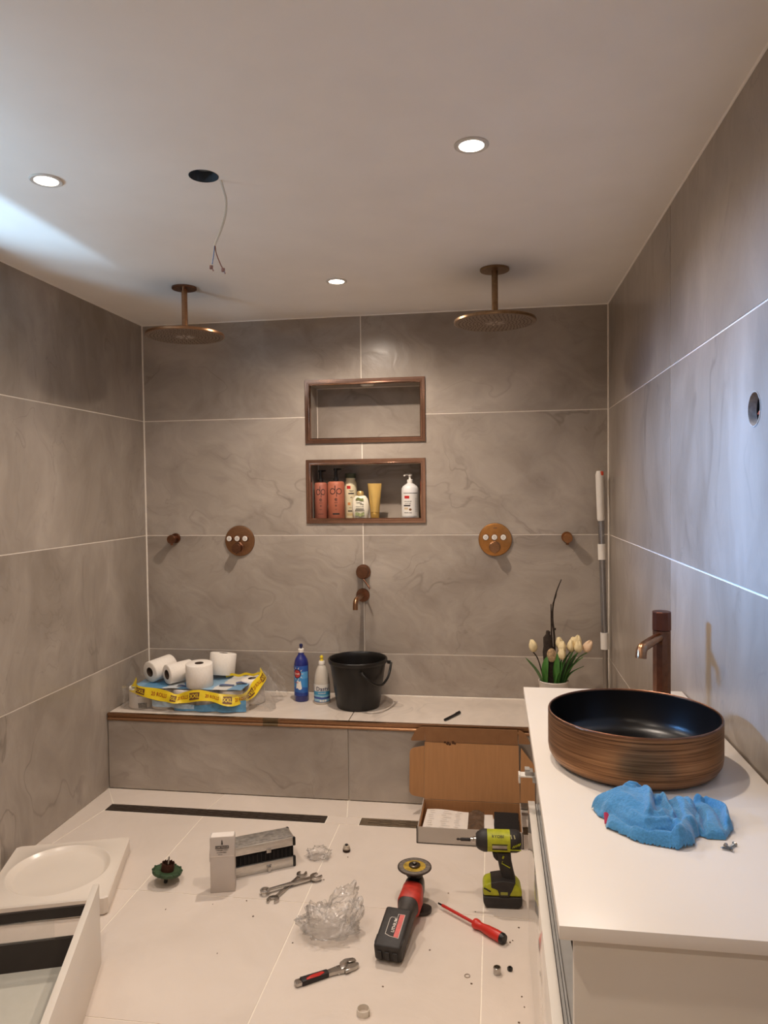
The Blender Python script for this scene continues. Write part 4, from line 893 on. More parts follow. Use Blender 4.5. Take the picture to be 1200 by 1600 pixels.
patch(lambda u, v: (0.310 + 0.35 * u, ZB + 0.004 + (0.016 + 0.040 * u) * v), SKYB, 'blue_print', 0.0025)
patch(lambda u, v: (0.420 + 0.11 * u, ZB + 0.054 + 0.034 * v + 0.008 * u), LAV, 'lavender_print', 0.004)
patch(lambda u, v: (0.130 + 0.040 * u, ZB + 0.010 + 0.024 * v), mat('printed_code', '#6d675f', 0.5, var=0.6, scale=160), 'printed_panel', 0.002)
# top film
B().sheet(lambda u, v: wl_(0.09 + 0.55 * u, -0.368 + 0.26 * v, ZB + 0.1075 + 0.004 * noise.noise(Vector((u * 9, v * 7, 2)))), 40, 20).done('top_film', zone('top_film_print', [(-0.32, '#7fa6c4'), (-0.20, '#5c8fb5'), (-0.07, '#c9cfd2'), (0.0, '#5d92ba'), (0.10, '#8fb0c8'), (0.17, '#d5d2cc'), (0.24, '#6c9abd'), (0.32, '#6c9abd')], 0, 0.3, wav=0.12), tpk, ang=80)
for (cx, cy, a, w_, h_) in ((0.545, -0.300, 0.2, 0.07, 0.026), (0.335, -0.335, -0.1, 0.05, 0.02), (0.60, -0.25, 0.5, 0.05, 0.03)):
    B().sheet(lambda u, v: wl_(cx + w_ * (u - .5) * math.cos(a) - h_ * (v - .5) * math.sin(a), cy + w_ * (u - .5) * math.sin(a) + h_ * (v - .5) * math.cos(a), ZB + 0.1125 + 0.002 * math.sin(u * 5)), 10, 4).done('navy_print', mat('navy_print', '#3d4f7d', 0.4, var=0.4, scale=60), tpk)
# yellow band, a wavy ribbon along the torn edge
YEL = mat('yellow_band', '#e0c326', 0.3, var=0.07, scale=30)
bandp = smooth([(0.075, -0.300, 0.478), (0.090, -0.350, 0.470), (0.130, -0.378, 0.459), (0.210, -0.388, 0.447), (0.285, -0.392, 0.436), (0.330, -0.398, 0.428), (0.375, -0.396, 0.436), (0.440, -0.392, 0.446), (0.510, -0.392, 0.440), (0.570, -0.388, 0.428), (0.625, -0.370, 0.424), (0.665, -0.335, 0.440), (0.688, -0.285, 0.470), (0.700, -0.235, 0.498), (0.692, -0.190, 0.516)], 6)
ud = [Vector((0, 0.35, 0.94)).normalized()] * len(bandp)
def band(u, v, off=0.0):
    f = u * (len(bandp) - 1); i = min(len(bandp) - 2, int(f)); p = bandp[i].lerp(bandp[i + 1], f - i)
    t = (bandp[i + 1] - bandp[i]).normalized(); lean = 0.42 + 0.25 * math.sin(u * 23)
    if u > 0.80: lean += (u - 0.80) * 1.5
    nrm = Vector((t.y, -t.x, 0)).normalized(); up = (Vector((0, 0, 1)) - nrm * lean).normalized()
    w_ = 0.049 + 0.006 * math.sin(u * 31)
    return Vector(wl_(*(p + up * (v - 0.5) * w_ + nrm * (off + 0.004 * math.sin(u * 41 + v * 2)))))
B().sheet(lambda u, v: band(u, v), 120, 5).done('yellow_band', YEL, tpk, ang=80)
BROWNP = mat('brown_print', '#6b2c17', 0.5); REDP = mat('rust_red_print', '#9a2a10', 0.5)
LB = sum((bandp[i + 1] - bandp[i]).length for i in range(len(bandp) - 1))
for k, u0 in enumerate((0.155, 0.335, 0.48, 0.655, 0.80, 0.93)):
    hw = 0.021 / LB
    B().sheet(lambda u, v: band(u0 + hw * (2 * u - 1), 0.5 + (v - 0.5) * 0.62, 0.0018), 8, 3).done('brown_panel', BROWNP, tpk)
    lettering('XXL', 0.021, lambda x, y: band(u0 + x / LB, 0.5 + y / 0.043, 0.0028), YEL, tpk)
for u0 in (0.245, 0.41, 0.57, 0.735, 0.868):
    lettering('20 ROLLS', 0.0205, lambda x, y: band(u0 + x * 0.74 / LB, 0.5 + y / 0.043, 0.0020), REDP, tpk)
# back edge of the band, running along the rear of the pack
B().sheet(lambda u, v: wl_(0.692 - 0.20 * u, -0.190 + 0.02 * u, 0.505 - 0.020 * u + 0.012 * (v - 0.5) + 0.004 * math.sin(u * 17)), 24, 2).done('band_back', YEL, tpk)
# crumpled clear flap at the right end
def blob_film(rad, cen, seed, amp, m, name, parent, sub=4, squash=0.0, freq=3.0):
    q = B(); bmesh.ops.create_icosphere(q.bm, subdivisions=sub, radius=1.0)
    for v in q.bm.verts:
        d = v.co.normalized()
        n = noise.noise(d * freq * 0.6 + Vector((seed, 0, 0))) * 0.9 + abs(noise.noise(d * freq + Vector((0, seed, 0)))) * 1.1 - 0.3 + 0.35 * abs(noise.noise(d * freq * 2.7 + Vector((seed, seed, 0))))
        k = 1.0 + amp * n
        v.co = Vector((d.x * rad[0] * k, d.y * rad[1] * k, d.z * rad[2] * k)) + Vector(cen)
        if v.co.z < 0.002: v.co.z = 0.002 + 0.001 * abs(noise.noise(d * 9))
    return q.done(name, m, parent, ang=80)
def flap(u, v):
    x = 0.645 + 0.125 * u + 0.012 * math.sin(v * 7); y = -0.335 + 0.20 * v
    z = ZB + 0.004 + (0.15 * (0.25 + 0.75 * v)) * (1 - u ** 1.7) + 0.012 * noise.noise(Vector((u * 6, v * 6, 1))) + 0.006 * abs(noise.noise(Vector((u * 15, v * 15, 7))))
    return wl_(x, y, max(z, ZB + 0.003))
B().sheet(flap, 30, 36).done('clear_flap', film('crumpled_film', (0.96, 0.95, 0.94, 1), 0.12, 0.12, 0.9, 40), tpk, ang=80)
B().sheet(lambda u, v: wl_(0.70 + 0.07 * u + 0.01 * math.sin(8 * v), -0.12 + 0.03 * u + 0.02 * math.sin(5 * v), ZB + 0.02 + 0.17 * v * (1 - 0.6 * u) + 0.006 * math.sin(u * 17)), 16, 16).done('clear_flap', _mats.get('x') or CLEARF, tpk, ang=80)

# ================================================================== CARDBOARD BOX
bx = thing('cardboard_box', 'open mailer box, grey outside and brown inside, in front of the bench', 'box', (1.715, -0.655, 0))
bl = lambda x, y, z: Vector((x - 1.715, y + 0.655, z))
X1, X2, YA, YBK, HB = 1.509, 1.921, -0.785, -0.525, 0.066
def slab(c, d, name, m, par=bx, bev=0.0, rot=None): return B().box(bl(*c), d, rot=rot, bev=bev).done(name, m, par)
slab(((X1 + X2) / 2, (YA + YBK) / 2, 0.002), (X2 - X1, YBK - YA, 0.003), 'box_bottom', CARD)
slab(((X1 + X2) / 2, YA + 0.0015, HB / 2), (X2 - X1 - 0.004, 0.003, HB), 'front_wall', GREYC)
slab(((X1 + X2) / 2, YA + 0.005, HB / 2 - 0.001), (X2 - X1 - 0.012, 0.003, HB - 0.004), 'front_liner', CARD)
for x, s in ((X1 + 0.002, 1), (X2 - 0.002, -1)):
    q = B().prism([(YA + 0.655, 0.0), (YBK + 0.655, 0.0), (YBK + 0.655, HB + 0.004), (YBK + 0.640, HB + 0.008), (YA + 0.668, HB), (YA + 0.655, HB)], -0.0015, 0.0015, Matrix.Translation((x - 1.715, 0, 0)) @ Matrix(((0, 0, 1, 0), (1, 0, 0, 0), (0, 1, 0, 0), (0, 0, 0, 1)))); q.done('side_wall', GREYC, bx)
    slab((x + s * 0.0035, (YA + YBK) / 2, HB / 2), (0.0025, YBK - YA - 0.012, HB - 0.004), 'side_liner', CARD)
slab(((X1 + X2) / 2, YBK - 0.0015, HB / 2), (X2 - X1 - 0.008, 0.003, HB), 'back_wall', CARD)
slab((X1 - 0.0015, YA + 0.002, HB / 2), (0.004, 0.004, HB), 'corner_edge', INK); slab((X2 + 0.0005, YA + 0.001, HB / 2 - 0.004), (0.003, 0.003, HB - 0.01), 'corner_edge', INK)
# lid standing up from the back edge, leaning on the bench
ld = math.atan2(0.045, 0.232); LR = Matrix.Translation(bl((X1 + X2) / 2, YBK, HB)) @ Matrix.Rotation(-ld, 4, 'X')
def lid(poly, name, m=CARD, rz=None, par=bx):
    # poly in (x, along-lid) local to the lid; thickness 3 mm
    mm = LR @ (rz if rz is not None else Matrix.Identity(4)) @ Matrix(((1, 0, 0, 0), (0, 0, -1, 0), (0, 1, 0, 0), (0, 0, 0, 1)))
    return B().prism(poly, -0.0015, 0.0015, mm).done(name, m, par)
hw = (X2 - X1) / 2
lid([(-hw + 0.003, 0.002), (hw - 0.003, 0.002), (hw - 0.006, 0.238), (-hw + 0.003, 0.238)], 'lid_panel')
def rcorner(pts, r=0.02, n=5):
    out = []; k = len(pts)
    for i in range(k):
        p, a, b2 = Vector(pts[i][:2]), Vector(pts[i - 1][:2]), Vector(pts[(i + 1) % k][:2]); rr = pts[i][2] if len(pts[i]) > 2 else 0
        if rr == 0: out.append(tuple(p)); continue
        d1, d2 = (a - p).normalized(), (b2 - p).normalized(); s, e = p + d1 * rr, p + d2 * rr
        for j in range(n + 1):
            t = j / n; out.append(tuple((1 - t) ** 2 * s + 2 * t * (1 - t) * p + t * t * e))
    return out
fold = lambda x, a: Matrix.Translation((x, 0, 0)) @ Matrix.Rotation(a, 4, 'Z') @ Matrix.Translation((-x, 0, 0))
lid(rcorner([(-hw + 0.002, 0.006), (-hw + 0.002, 0.222), (-hw - 0.062, 0.210, 0.022), (-hw - 0.062, 0.018, 0.022)]), 'side_flap', CARD, fold(-hw + 0.002, R(12)))
lid(rcorner([(hw - 0.002, 0.006), (hw + 0.060, 0.006), (hw + 0.060, 0.16, 0.015), (hw + 0.004, 0.228)]), 'side_flap', CARD, fold(hw - 0.002, R(-6)))
tuck = Matrix.Translation((0, 0, 0.238)) @ Matrix.Rotation(R(15), 4, 'X') @ Matrix.Translation((0, 0, -0.238))
lid([(-hw + 0.006, 0.240), (hw - 0.008, 0.240), (hw - 0.010, 0.306), (-hw + 0.004, 0.306)], 'tuck_flap', CARDD, tuck)
lid(rcorner([(-hw + 0.004, 0.245), (-hw + 0.004, 0.306), (-hw - 0.030, 0.303, 0.02), (-hw - 0.060, 0.246, 0.012)]), 'tuck_ear', CARDD, tuck @ fold(-hw + 0.004, R(10)))
lid(rcorner([(hw - 0.006, 0.245), (hw + 0.048, 0.250, 0.012), (hw + 0.018, 0.303, 0.02), (hw - 0.006, 0.306)]), 'tuck_ear', CARDD, tuck @ fold(hw - 0.006, R(-14)))
q = B()
for k in range(5): q.box(LR @ Vector((-hw + 0.092 + 0.011 * k + 0.004 * math.sin(k * 3), -0.0022, 0.240 - 0.004 * (k % 3))), (0.010, 0.0016, 0.008 + 0.006 * (k % 2)), rot=Matrix.Rotation(0.5 * math.sin(k * 2), 4, 'Y'))
q.done('torn_spot', mat('torn_card', '#4b3120', 0.95, var=0.3, scale=100), bx)
# contents
LEAFP = mat('white_paper', '#e2d9cf', 0.8, var=0.02)
mn = thing('instruction_leaflet', 'white printed leaflet lying in the open cardboard box', 'paper', (1.615, -0.665, 0.036), R(-2))
B().sheet(lambda u, v: (-0.09 + 0.18 * u, -0.10 + 0.20 * v, 0.003 * math.sin(u * 5) + 0.004 * v), 12, 8, 0.001).done('sheet', LEAFP, mn)
q = B()
for k in range(9):
    for j in range(3):
        x0 = -0.075 + 0.055 * j + 0.004 * math.sin(k * 2 + j); y = 0.080 - 0.018 * k
        q.sheet(lambda u, v: (x0 + (0.020 + 0.016 * ((k * j) % 2)) * u, y + 0.0022 * v, 0.0024 + 0.003 * math.sin((x0 + 0.09) / 0.18 * 5) + 0.004 * (y + 0.1) / 0.2), 2, 1)
q.done('print_lines', mat('grey_line_print', '#a79f98', 0.7), mn, kind='stuff')
q = B(); q.lathe([(0.003, 0), (0.006, 0)], 16, Matrix.Translation((-0.074, -0.075, 0.0035)), cap0=False, cap1=False); q.done('round_mark', INK, mn)
B().box((-0.002, 0.0, -0.015), (0.165, 0.19, 0.026), bev=0.002).done('booklet', LEAFP, mn)
pg = thing('plastic_bag', 'smoky clear bag lying between papers in the cardboard box', 'bag', (1.737, -0.675, 0.040))
B().sheet(lambda u, v: (-0.032 + 0.064 * u, -0.09 + 0.185 * v, 0.006 + 0.006 * noise.noise(Vector((u * 4, v * 9, 3))) + 0.008 * math.sin(u * PI)), 14, 24, 0.0).done('bag_film', mat('smoky_film', '#5a4a3e', 0.18, var=0.35, scale=40, bump=0.5), pg, ang=80)
w2 = thing('folded_paper', 'folded white paper beside the smoky bag in the cardboard box', 'paper', (1.789, -0.680, 0.038), R(3))
B().box((0, 0, 0.002), (0.040, 0.18, 0.004), bev=0.001).box((0.012, -0.01, -0.006), (0.046, 0.15, 0.008), bev=0.001).done('sheet', LEAFP, w2)
fm = thing('foam_insert', 'black foam insert at the right side of the cardboard box', 'foam', (1.860, -0.660, 0.004))
B().box((0, 0, 0.018), (0.100, 0.22, 0.034), bev=0.003).done('foam_block', mat('black_foam', '#1d1917', 0.95, var=0.3, scale=150, bump=0.5), fm)

# ================================================================== TOOLS ON THE FLOOR
# --- impact driver
im = thing('impact_driver', 'lime and charcoal cordless impact driver standing on its battery', 'power tool', (1.838, -1.165, 0), R(3))
XZ = Matrix(((1, 0, 0, 0), (0, 0, -1, 0), (0, 1, 0, 0), (0, 0, 0, 1)))
def xz(poly, hy, name, m, bev=0.006, par=im, yc=0.0, seg=3): return B().prism(poly, -hy, hy, Matrix.Translation((0, yc, 0)) @ XZ, bev=bev, seg=seg).done(name, m, par, ang=45)
xz([(-0.058, 0.0), (0.050, 0.0), (0.063, 0.010), (0.064, 0.040), (-0.066, 0.040), (-0.066, 0.018)], 0.037, 'battery', CHAR, 0.007)
xz([(-0.066, 0.041), (0.063, 0.041), (0.062, 0.062), (0.050, 0.078), (0.036, 0.086), (-0.040, 0.087), (-0.060, 0.080), (-0.066, 0.066)], 0.036, 'foot', LIME, 0.008)
xz([(-0.012, 0.040), (0.020, 0.040), (0.026, 0.062), (0.042, 0.090), (0.000, 0.095), (-0.040, 0.088), (-0.040, 0.070), (-0.016, 0.066)], 0.0375, 'foot_panel', CHAR, 0.003)
B().box((0.003, -0.038, 0.053), (0.024, 0.002, 0.010), bev=0.0008).done('battery_badge', mat('dull_lime_badge', '#8f913a', 0.4), im)
for xx, zz in ((-0.058, 0.066), (-0.047, 0.060)): B().box((xx, -0.036, zz), (0.013, 0.003, 0.005), rot=Matrix.Rotation(R(25), 4, 'Y'), bev=0.001).done('latch_slot', INK, im)
q = B(); rings = []
for z, xa, xb, hy in ((0.070, 0.000, 0.044, 0.019), (0.090, -0.002, 0.043, 0.0175), (0.120, -0.010, 0.036, 0.0165), (0.150, -0.016, 0.030, 0.0175), (0.180, -0.022, 0.028, 0.020)):
    cx, rx = (xa + xb) / 2, (xb - xa) / 2
    rings.append(q.ring([(cx + rx * math.copysign(abs(math.cos(a)) ** 0.7, math.cos(a)), hy * math.copysign(abs(math.sin(a)) ** 0.7, math.sin(a)), z) for a in [2 * PI * i / 28 for i in range(28)]]))
q.skin(rings).done('grip', CHAR, im, ang=60)
xz([(-0.034, 0.176), (-0.014, 0.176), (-0.013, 0.146), (-0.022, 0.150), (-0.030, 0.160)], 0.009, 'trigger', BLACKP, 0.003)
B().tube([(0.000, -0.0185, 0.153), (-0.003, -0.0190, 0.146), (0.024, -0.0185, 0.131)], 0.0017, 8).done('grip_accent', LIME, im)
B().tube([(0.000, -0.0200, 0.163), (0.004, -0.0200, 0.172)], 0.0032, 8).done('grip_accent', LIME, im)
rX = Matrix.Rotation(R(-90), 4, 'Y')    # lathe z -> -x
body = lambda pr, name, m, n=36: B().lathe(pr, n, Matrix.Translation((0, 0, 0.214)) @ rX, sx=1.05, sy=0.95).done(name, m, im, ang=35)
body([(0.033, -0.030), (0.0345, -0.028), (0.0345, 0.051), (0.033, 0.053)], 'motor_housing', LIME)
body([(0.0, -0.063), (0.022, -0.063), (0.031, -0.057), (0.0352, -0.046), (0.0356, -0.028), (0.0356, -0.026), (0.0335, -0.024)], 'rear_cap', CHAR)
body([(0.0335, 0.050), (0.0352, 0.051), (0.0352, 0.062), (0.032, 0.072), (0.0265, 0.082), (0.020, 0.088), (0.0, 0.088)], 'nose_cone', CHAR)
body([(0.0105, 0.086), (0.0105, 0.096), (0.008, 0.098), (0.008, 0.106), (0.0, 0.106)], 'chuck', STEEL, 20)
body([(0.0055, 0.104), (0.0055, 0.138), (0.003, 0.141), (0.003, 0.146), (0.0045, 0.148), (0.001, 0.154)], 'driver_bit', INK, 12)
B().box((-0.010, -0.0325, 0.207), (0.048, 0.004, 0.010), bev=0.001).done('silver_label', mat('scuffed_silver_label', '#9a9187', 0.4, 0.3, var=0.3), im)
B().box((-0.010, -0.0318, 0.199), (0.050, 0.003, 0.003)).box((-0.010, -0.0318, 0.215), (0.052, 0.003, 0.003)).done('label_frame', INK, im)
for k in range(5):
    B().box((0.034 + 0.0055 * k, -0.0335, 0.210 + 0.002 * k), (0.002, 0.004, 0.009), rot=Matrix.Rotation(R(25), 4, 'Y')).done('vent_stripe', LIME, im)
B().box((0.040, -0.0335, 0.199), (0.040, 0.004, 0.0018)).done('vent_stripe', LIME, im)
for k in range(2): B().box((0.028 + 0.011 * k, -0.0245, 0.239), (0.0035, 0.006, 0.013), rot=Matrix.Rotation(R(-28), 4, 'X') @ Matrix.Rotation(R(-14), 4, 'Y')).done('vent_stripe', mat('pale_accent', '#aaa57f', 0.5), im)
q = B()
lettering('RYOBI', 0.0135, lambda x, y: (-0.016 + x * 1.05, -0.0335 * math.cos(0.75 + y / 0.034), 0.214 + 0.0363 * math.sin(0.75 + y / 0.034)), INK, im)
# --- angle grinder lying upside down
ag = thing('angle_grinder', 'worn red and black cordless angle grinder lying with its disc up', 'power tool', (1.510, -1.45, 0), R(-8))
def sect(rings_, name, m, par=ag, n=28, pw=0.55, ang=50):
    q = B(); rr = []
    for cx, y, cz, rx, rz in rings_:
        rr.append(q.ring([(cx + rx * math.copysign(abs(math.cos(a)) ** pw, math.cos(a)), y, cz + rz * math.copysign(abs(math.sin(a)) ** pw, math.sin(a))) for a in [2 * PI * i / n for i in range(n)]]))
    return q.skin(rr).done(name, m, par, ang=ang)
BT = Matrix.Translation((0.0, -0.085, 0.030)) @ Matrix.Rotation(R(15), 4, 'X')
ba = B().box((0, 0.076, 0.0), (0.084, 0.150, 0.056), bev=0.008, seg=3, m=BT); ba = ba.done('battery', CHAR, ag)
B().prism(rcorner([(-0.018, 0.046), (-0.003, 0.040, 0), (0.026, 0.036), (0.026, 0.124), (0.004, 0.124), (0.004, 0.110), (-0.014, 0.110), (-0.018, 0.104)]), 0.0276, 0.0284, BT).done('label_border', mat('silver_print', '#b9b1a8', 0.45, 0.2), ba)
B().prism([(-0.0165, 0.0475), (-0.003, 0.0415), (0.0245, 0.0375), (0.0245, 0.1225), (0.0055, 0.1225), (0.0055, 0.1085), (-0.0125, 0.1085), (-0.0165, 0.103)], 0.0280, 0.0288, BT).done('label_field', INK, ba)
B().prism([(0.010, 0.0395), (0.0245, 0.0375), (0.0245, 0.1225), (0.010, 0.1225)], 0.0284, 0.0291, BT).done('label_stripe', mat('label_red', '#c13a30', 0.4, var=0.2, scale=90), ba)
lettering('', 0, lambda x, y: BT @ Vector((0.003 - y * 1.0, 0.080 + x, 0.0293)), WINK, ba, extra=[('LITHIUM', 0.0135, 0, 0.0)])
for k in (-1, 0, 1): B().box((0.024 * k, -0.001, -0.004), (0.014, 0.006, 0.030), bev=0.002, m=BT).done('battery_rib', CHAR, ba)
for s in (-1, 1): B().box((0.040 * s, 0.03, 0.020), (0.006, 0.03, 0.010), bev=0.002, m=BT).done('release_button', BLACKP, ba)
sect([(0.012, 0.03, 0.046, 0.026, 0.030), (0.012, 0.08, 0.054, 0.027, 0.030), (0.010, 0.115, 0.056, 0.030, 0.031), (0.008, 0.128, 0.058, 0.035, 0.034)], 'handle', mat('dark_grey_handle', '#3d3835', 0.5, var=0.25, scale=60), pw=0.8)
sect([(0.008, 0.126, 0.058, 0.0345, 0.0335), (0.009, 0.130, 0.058, 0.037, 0.036), (0.006, 0.185, 0.056, 0.037, 0.036), (0.002, 0.215, 0.055, 0.035, 0.037), (0.002, 0.222, 0.055, 0.033, 0.035)], 'gear_body', REDW, pw=0.6)
sect([(0.002, 0.2205, 0.052, 0.034, 0.040), (0.0, 0.240, 0.052, 0.033, 0.042), (0.0, 0.270, 0.052, 0.029, 0.040), (0.0, 0.290, 0.052, 0.020, 0.034)], 'gear_head', BLACKP, pw=0.7)
HD = Matrix.Translation((-0.003, 0.258, 0.0))
B().lathe([(0.026, 0.090), (0.028, 0.092), (0.028, 0.108), (0.016, 0.111), (0.010, 0.118), (0.0, 0.118)], 36, HD).done('disc_seat', BLACKP, ag)
ds = B().lathe([(0.0, 0.1180), (0.054, 0.1180), (0.0575, 0.1195), (0.0575, 0.1215), (0.054, 0.1225), (0.0, 0.1225)], 64, HD).done('cutting_disc', mat('grey_abrasive', '#6b625a', 0.8, var=0.35, scale=120, bump=0.4), ag, ang=25)
B().lathe([(0.0, 0.1226), (0.0375, 0.1226), (0.038, 0.1230), (0.0, 0.1230)], 48, HD).done('disc_label', mat('worn_ochre_label', '#a8892e', 0.6, var=0.45, scale=60), ds)
B().lathe([(0.0535, 0.1226), (0.0572, 0.1222), (0.0577, 0.1205), (0.0577, 0.1185), (0.0572, 0.1180), (0.0535, 0.1176)], 64, HD, cap0=False, cap1=False).done('disc_edge', mat('burnt_disc_edge', '#35281f', 0.8, var=0.3), ds)
B().lathe([(0.0185, 0.1230), (0.0195, 0.1245), (0.0195, 0.1285), (0.017, 0.1300), (0.009, 0.1300), (0.009, 0.1275), (0.0, 0.1275)], 32, HD).done('clamp_nut', mat('dark_clamp_steel', '#57504a', 0.3, 0.9, var=0.2), ag)
B().lathe([(0.0055, 0.1275), (0.0055, 0.1345), (0.0045, 0.1355), (0.0, 0.1355)], 20, HD).done('spindle', STEEL, ag)
q = B().prism(rcorner([(0.032, 0.170), (0.032, 0.235), (0.066, 0.226, 0.015), (0.064, 0.186, 0.015)]), 0.004, 0.014, bev=0.002); q.done('flat_dark_piece', mat('dark_grey_piece', '#332d2a', 0.5, var=0.2), ag)  # flat dark piece low on the right of the gear body

# --- small carton with print
ct = thing('small_carton', 'tall white printed carton standing in front of the metal case', 'box', (0.866, -1.205, 0), R(15))
CW, CD, CH_ = 0.0845, 0.040, 0.196
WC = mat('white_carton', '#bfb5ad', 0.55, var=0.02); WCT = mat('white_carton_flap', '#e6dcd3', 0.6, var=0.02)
B().box((0, 0, CH_ / 2), (CW, CD, CH_ - 0.001), bev=0.0012).done('carton_body', WC, ct)
B().prism(rcorner([(-CW / 2 + 0.004, -CD / 2 + 0.001, .006), (CW / 2 - 0.002, -CD / 2 + 0.001, 0.006), (CW / 2 - 0.003, CD / 2 - 0.004), (-CW / 2 + 0.006, CD / 2 - 0.004)]), CH_ - 0.0005, CH_ + 0.0012, Matrix.Translation((0, 0, 0)) ).done('top_flap', WCT, ct)
B().box((0, -CD / 2 - 0.0004, 0.128), (CW - 0.002, 0.0008, 0.0012)).done('fold_line', WCT, ct)
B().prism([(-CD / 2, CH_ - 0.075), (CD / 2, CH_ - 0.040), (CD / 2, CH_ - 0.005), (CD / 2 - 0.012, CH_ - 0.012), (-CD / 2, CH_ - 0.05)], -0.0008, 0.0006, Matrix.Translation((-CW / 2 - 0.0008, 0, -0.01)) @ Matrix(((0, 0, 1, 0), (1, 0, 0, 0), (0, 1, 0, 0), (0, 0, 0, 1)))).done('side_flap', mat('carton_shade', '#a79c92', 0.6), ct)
yf = -CD / 2 - 0.0009
q = B(); q.prism([(-0.003, 0.170), (0.003, 0.170), (0.0012, 0.186), (-0.0012, 0.186)], 0, 0.0004, Matrix.Translation((0, yf, 0)) @ XZ).done('arrow_mark', INK, ct)
B().box((0, yf, 0.161), (0.046, 0.0006, 0.010)).done('print_bar', INK, ct)
lettering('', 0, lambda x, y: (x, yf - 0.0006, y), WC, ct, extra=[('CARTRIDGE', 0.0080, 0, 0.161)])
lettering('', 0, lambda x, y: (x, yf, y), INK, ct, extra=[('CERAMIC DISC', 0.0062, 0, 0.150), ('ACCESSORIES', 0.0055, -0.002, 0.142), ('40 mm', 0.005, -0.006, 0.135)])
# --- small aluminium case
ang_ = math.atan2(0.110, 0.185)
ac = thing('metal_case', 'small scuffed aluminium case with open lid behind the white carton', 'case', (0.982, -1.072, 0), ang_)
# local frame: front edge along x, front at y=0
LC, DC = 0.270, 0.105
mcx = 0.108 - LC / 2
B().box((mcx, DC / 2, 0.019), (LC, DC, 0.036), bev=0.002).done('lower_shell', ALU, ac)
B().box((mcx, DC / 2 + 0.003, 0.055), (LC - 0.010, DC - 0.010, 0.036)).done('dark_filling', mat('case_filling', '#141111', 0.95, var=0.3, scale=90, bump=0.5), ac)  # dark block filling the gap between lower shell and lid
q = B()
for k in range(16): q.box((mcx - LC / 2 + 0.02 + k * 0.0155, 0.0045, 0.056), (0.003, 0.003, 0.030))
q.done('brush_row', mat('case_slots', '#2a2522', 0.9), ac, kind='stuff')
ML = Matrix.Translation((mcx, DC, 0.073)) @ Matrix.Rotation(R(-3), 4, 'X')
B().box((0, -DC / 2, 0.015), (LC, DC, 0.030), bev=0.003, m=ML).done('lid', ALU, ac)
B().box((0, -DC / 2, 0.0305), (LC - 0.014, DC - 0.016, 0.0016), bev=0.0006, m=ML).done('lid_panel', mat('scuffed_aluminium', '#9d9790', 0.5, 0.6, var=0.35, scale=55), ac)
for z, h, mm in ((0.019, 0.038, None), (0.015, 0.031, ML)):
    for yy in ((0.004, DC - 0.004) if mm is None else (-DC + 0.004, -0.004)):
        B().box(((LC / 2 + (mcx if mm is None else 0)) - 0.003, yy, z), (0.011, 0.013, h), bev=0.003, m=mm).done('corner_cap', BLACKP, ac)
for z, m2 in ((0.078, None), (0.020, None)):
    B().box((mcx + 0.035, -0.002, z), (0.018, 0.005, 0.014), bev=0.0015).done('latch_plate', STEEL, ac)
B().box((mcx + 0.035, -0.006, 0.012), (0.012, 0.006, 0.022), bev=0.002).done('latch_hasp', STEEL, ac)
# --- spanners
def spanner(p0, p1, label, z, ring_first, s=1.0, tilt=0.0, nm='combination_spanner'):
    p0, p1 = Vector((*p0, 0)), Vector((*p1, 0)); d = p1 - p0; L_ = d.length
    t = thing(nm, label, 'spanner', (p0.x, p0.y, z), math.atan2(d.y, d.x), 'chrome spanners on the floor')
    t.rotation_euler = (0, -tilt, math.atan2(d.y, d.x))
    h = 0.0075 * s
    q = B(); q.prism(rcorner([(0.020 * s, -0.0058 * s), (L_ - 0.028 * s, -0.0075 * s), (L_ - 0.028 * s, 0.0075 * s), (0.020 * s, 0.0058 * s)]), 0.0012, 0.0012 + h * 0.7, bev=0.0014); q.done('shank', STEEL, t)
    n = 24; c = 0.0165 * s
    if ring_first: q = B().lathe([(0.0098 * s, 0), (c - 0.001, 0), (c, 0.001), (c, h * 1.1 - 0.001), (c - 0.001, h * 1.1), (0.0098 * s, h * 1.1), (0.0098 * s, 0)], n, Matrix.Translation((c, 0, 0)), cap0=False, cap1=False); q.done('ring_end', STEEL, t)
    w = 0.0205 * s; g_ = 0.0085 * s
    pts = [(-w * 1.15, -0.007 * s), (-w * 0.6, -w * 0.85), (w * 0.1, -w), (w * 0.75, -w * 0.72), (w * 0.86, -g_), (-w * 0.25, -g_), (-w * 0.42, 0), (-w * 0.25, g_), (w * 0.72, g_), (w * 0.55, w * 0.82), (0.0, w), (-w * 0.6, w * 0.85), (-w * 1.15, 0.007 * s)]
    q = B(); q.prism(pts, 0.0, h, Matrix.Translation((L_ - w * 0.8, 0, 0)) @ Matrix.Rotation(R(14), 4, 'Z'), bev=0.0012); q.done('open_jaw', STEEL, t)
    if not ring_first: B().prism([(x * 0.9, y * 0.9) for x, y in pts], 0.0, h, Matrix.Translation((w * 0.8, 0, 0)) @ Matrix.Rotation(R(194), 4, 'Z'), bev=0.0012).done('open_jaw', STEEL, t)
    return t
spanner((1.008, -1.228), (1.190, -1.093), 'combination spanner lying on top of the other one', 0.0095, True, 1.05)
spanner((1.122, -1.062), (1.056, -1.272), 'open ended spanner lying under the other one, a jaw at the front', 0.0004, False, 1.08, 0.0, 'open_ended_spanner')
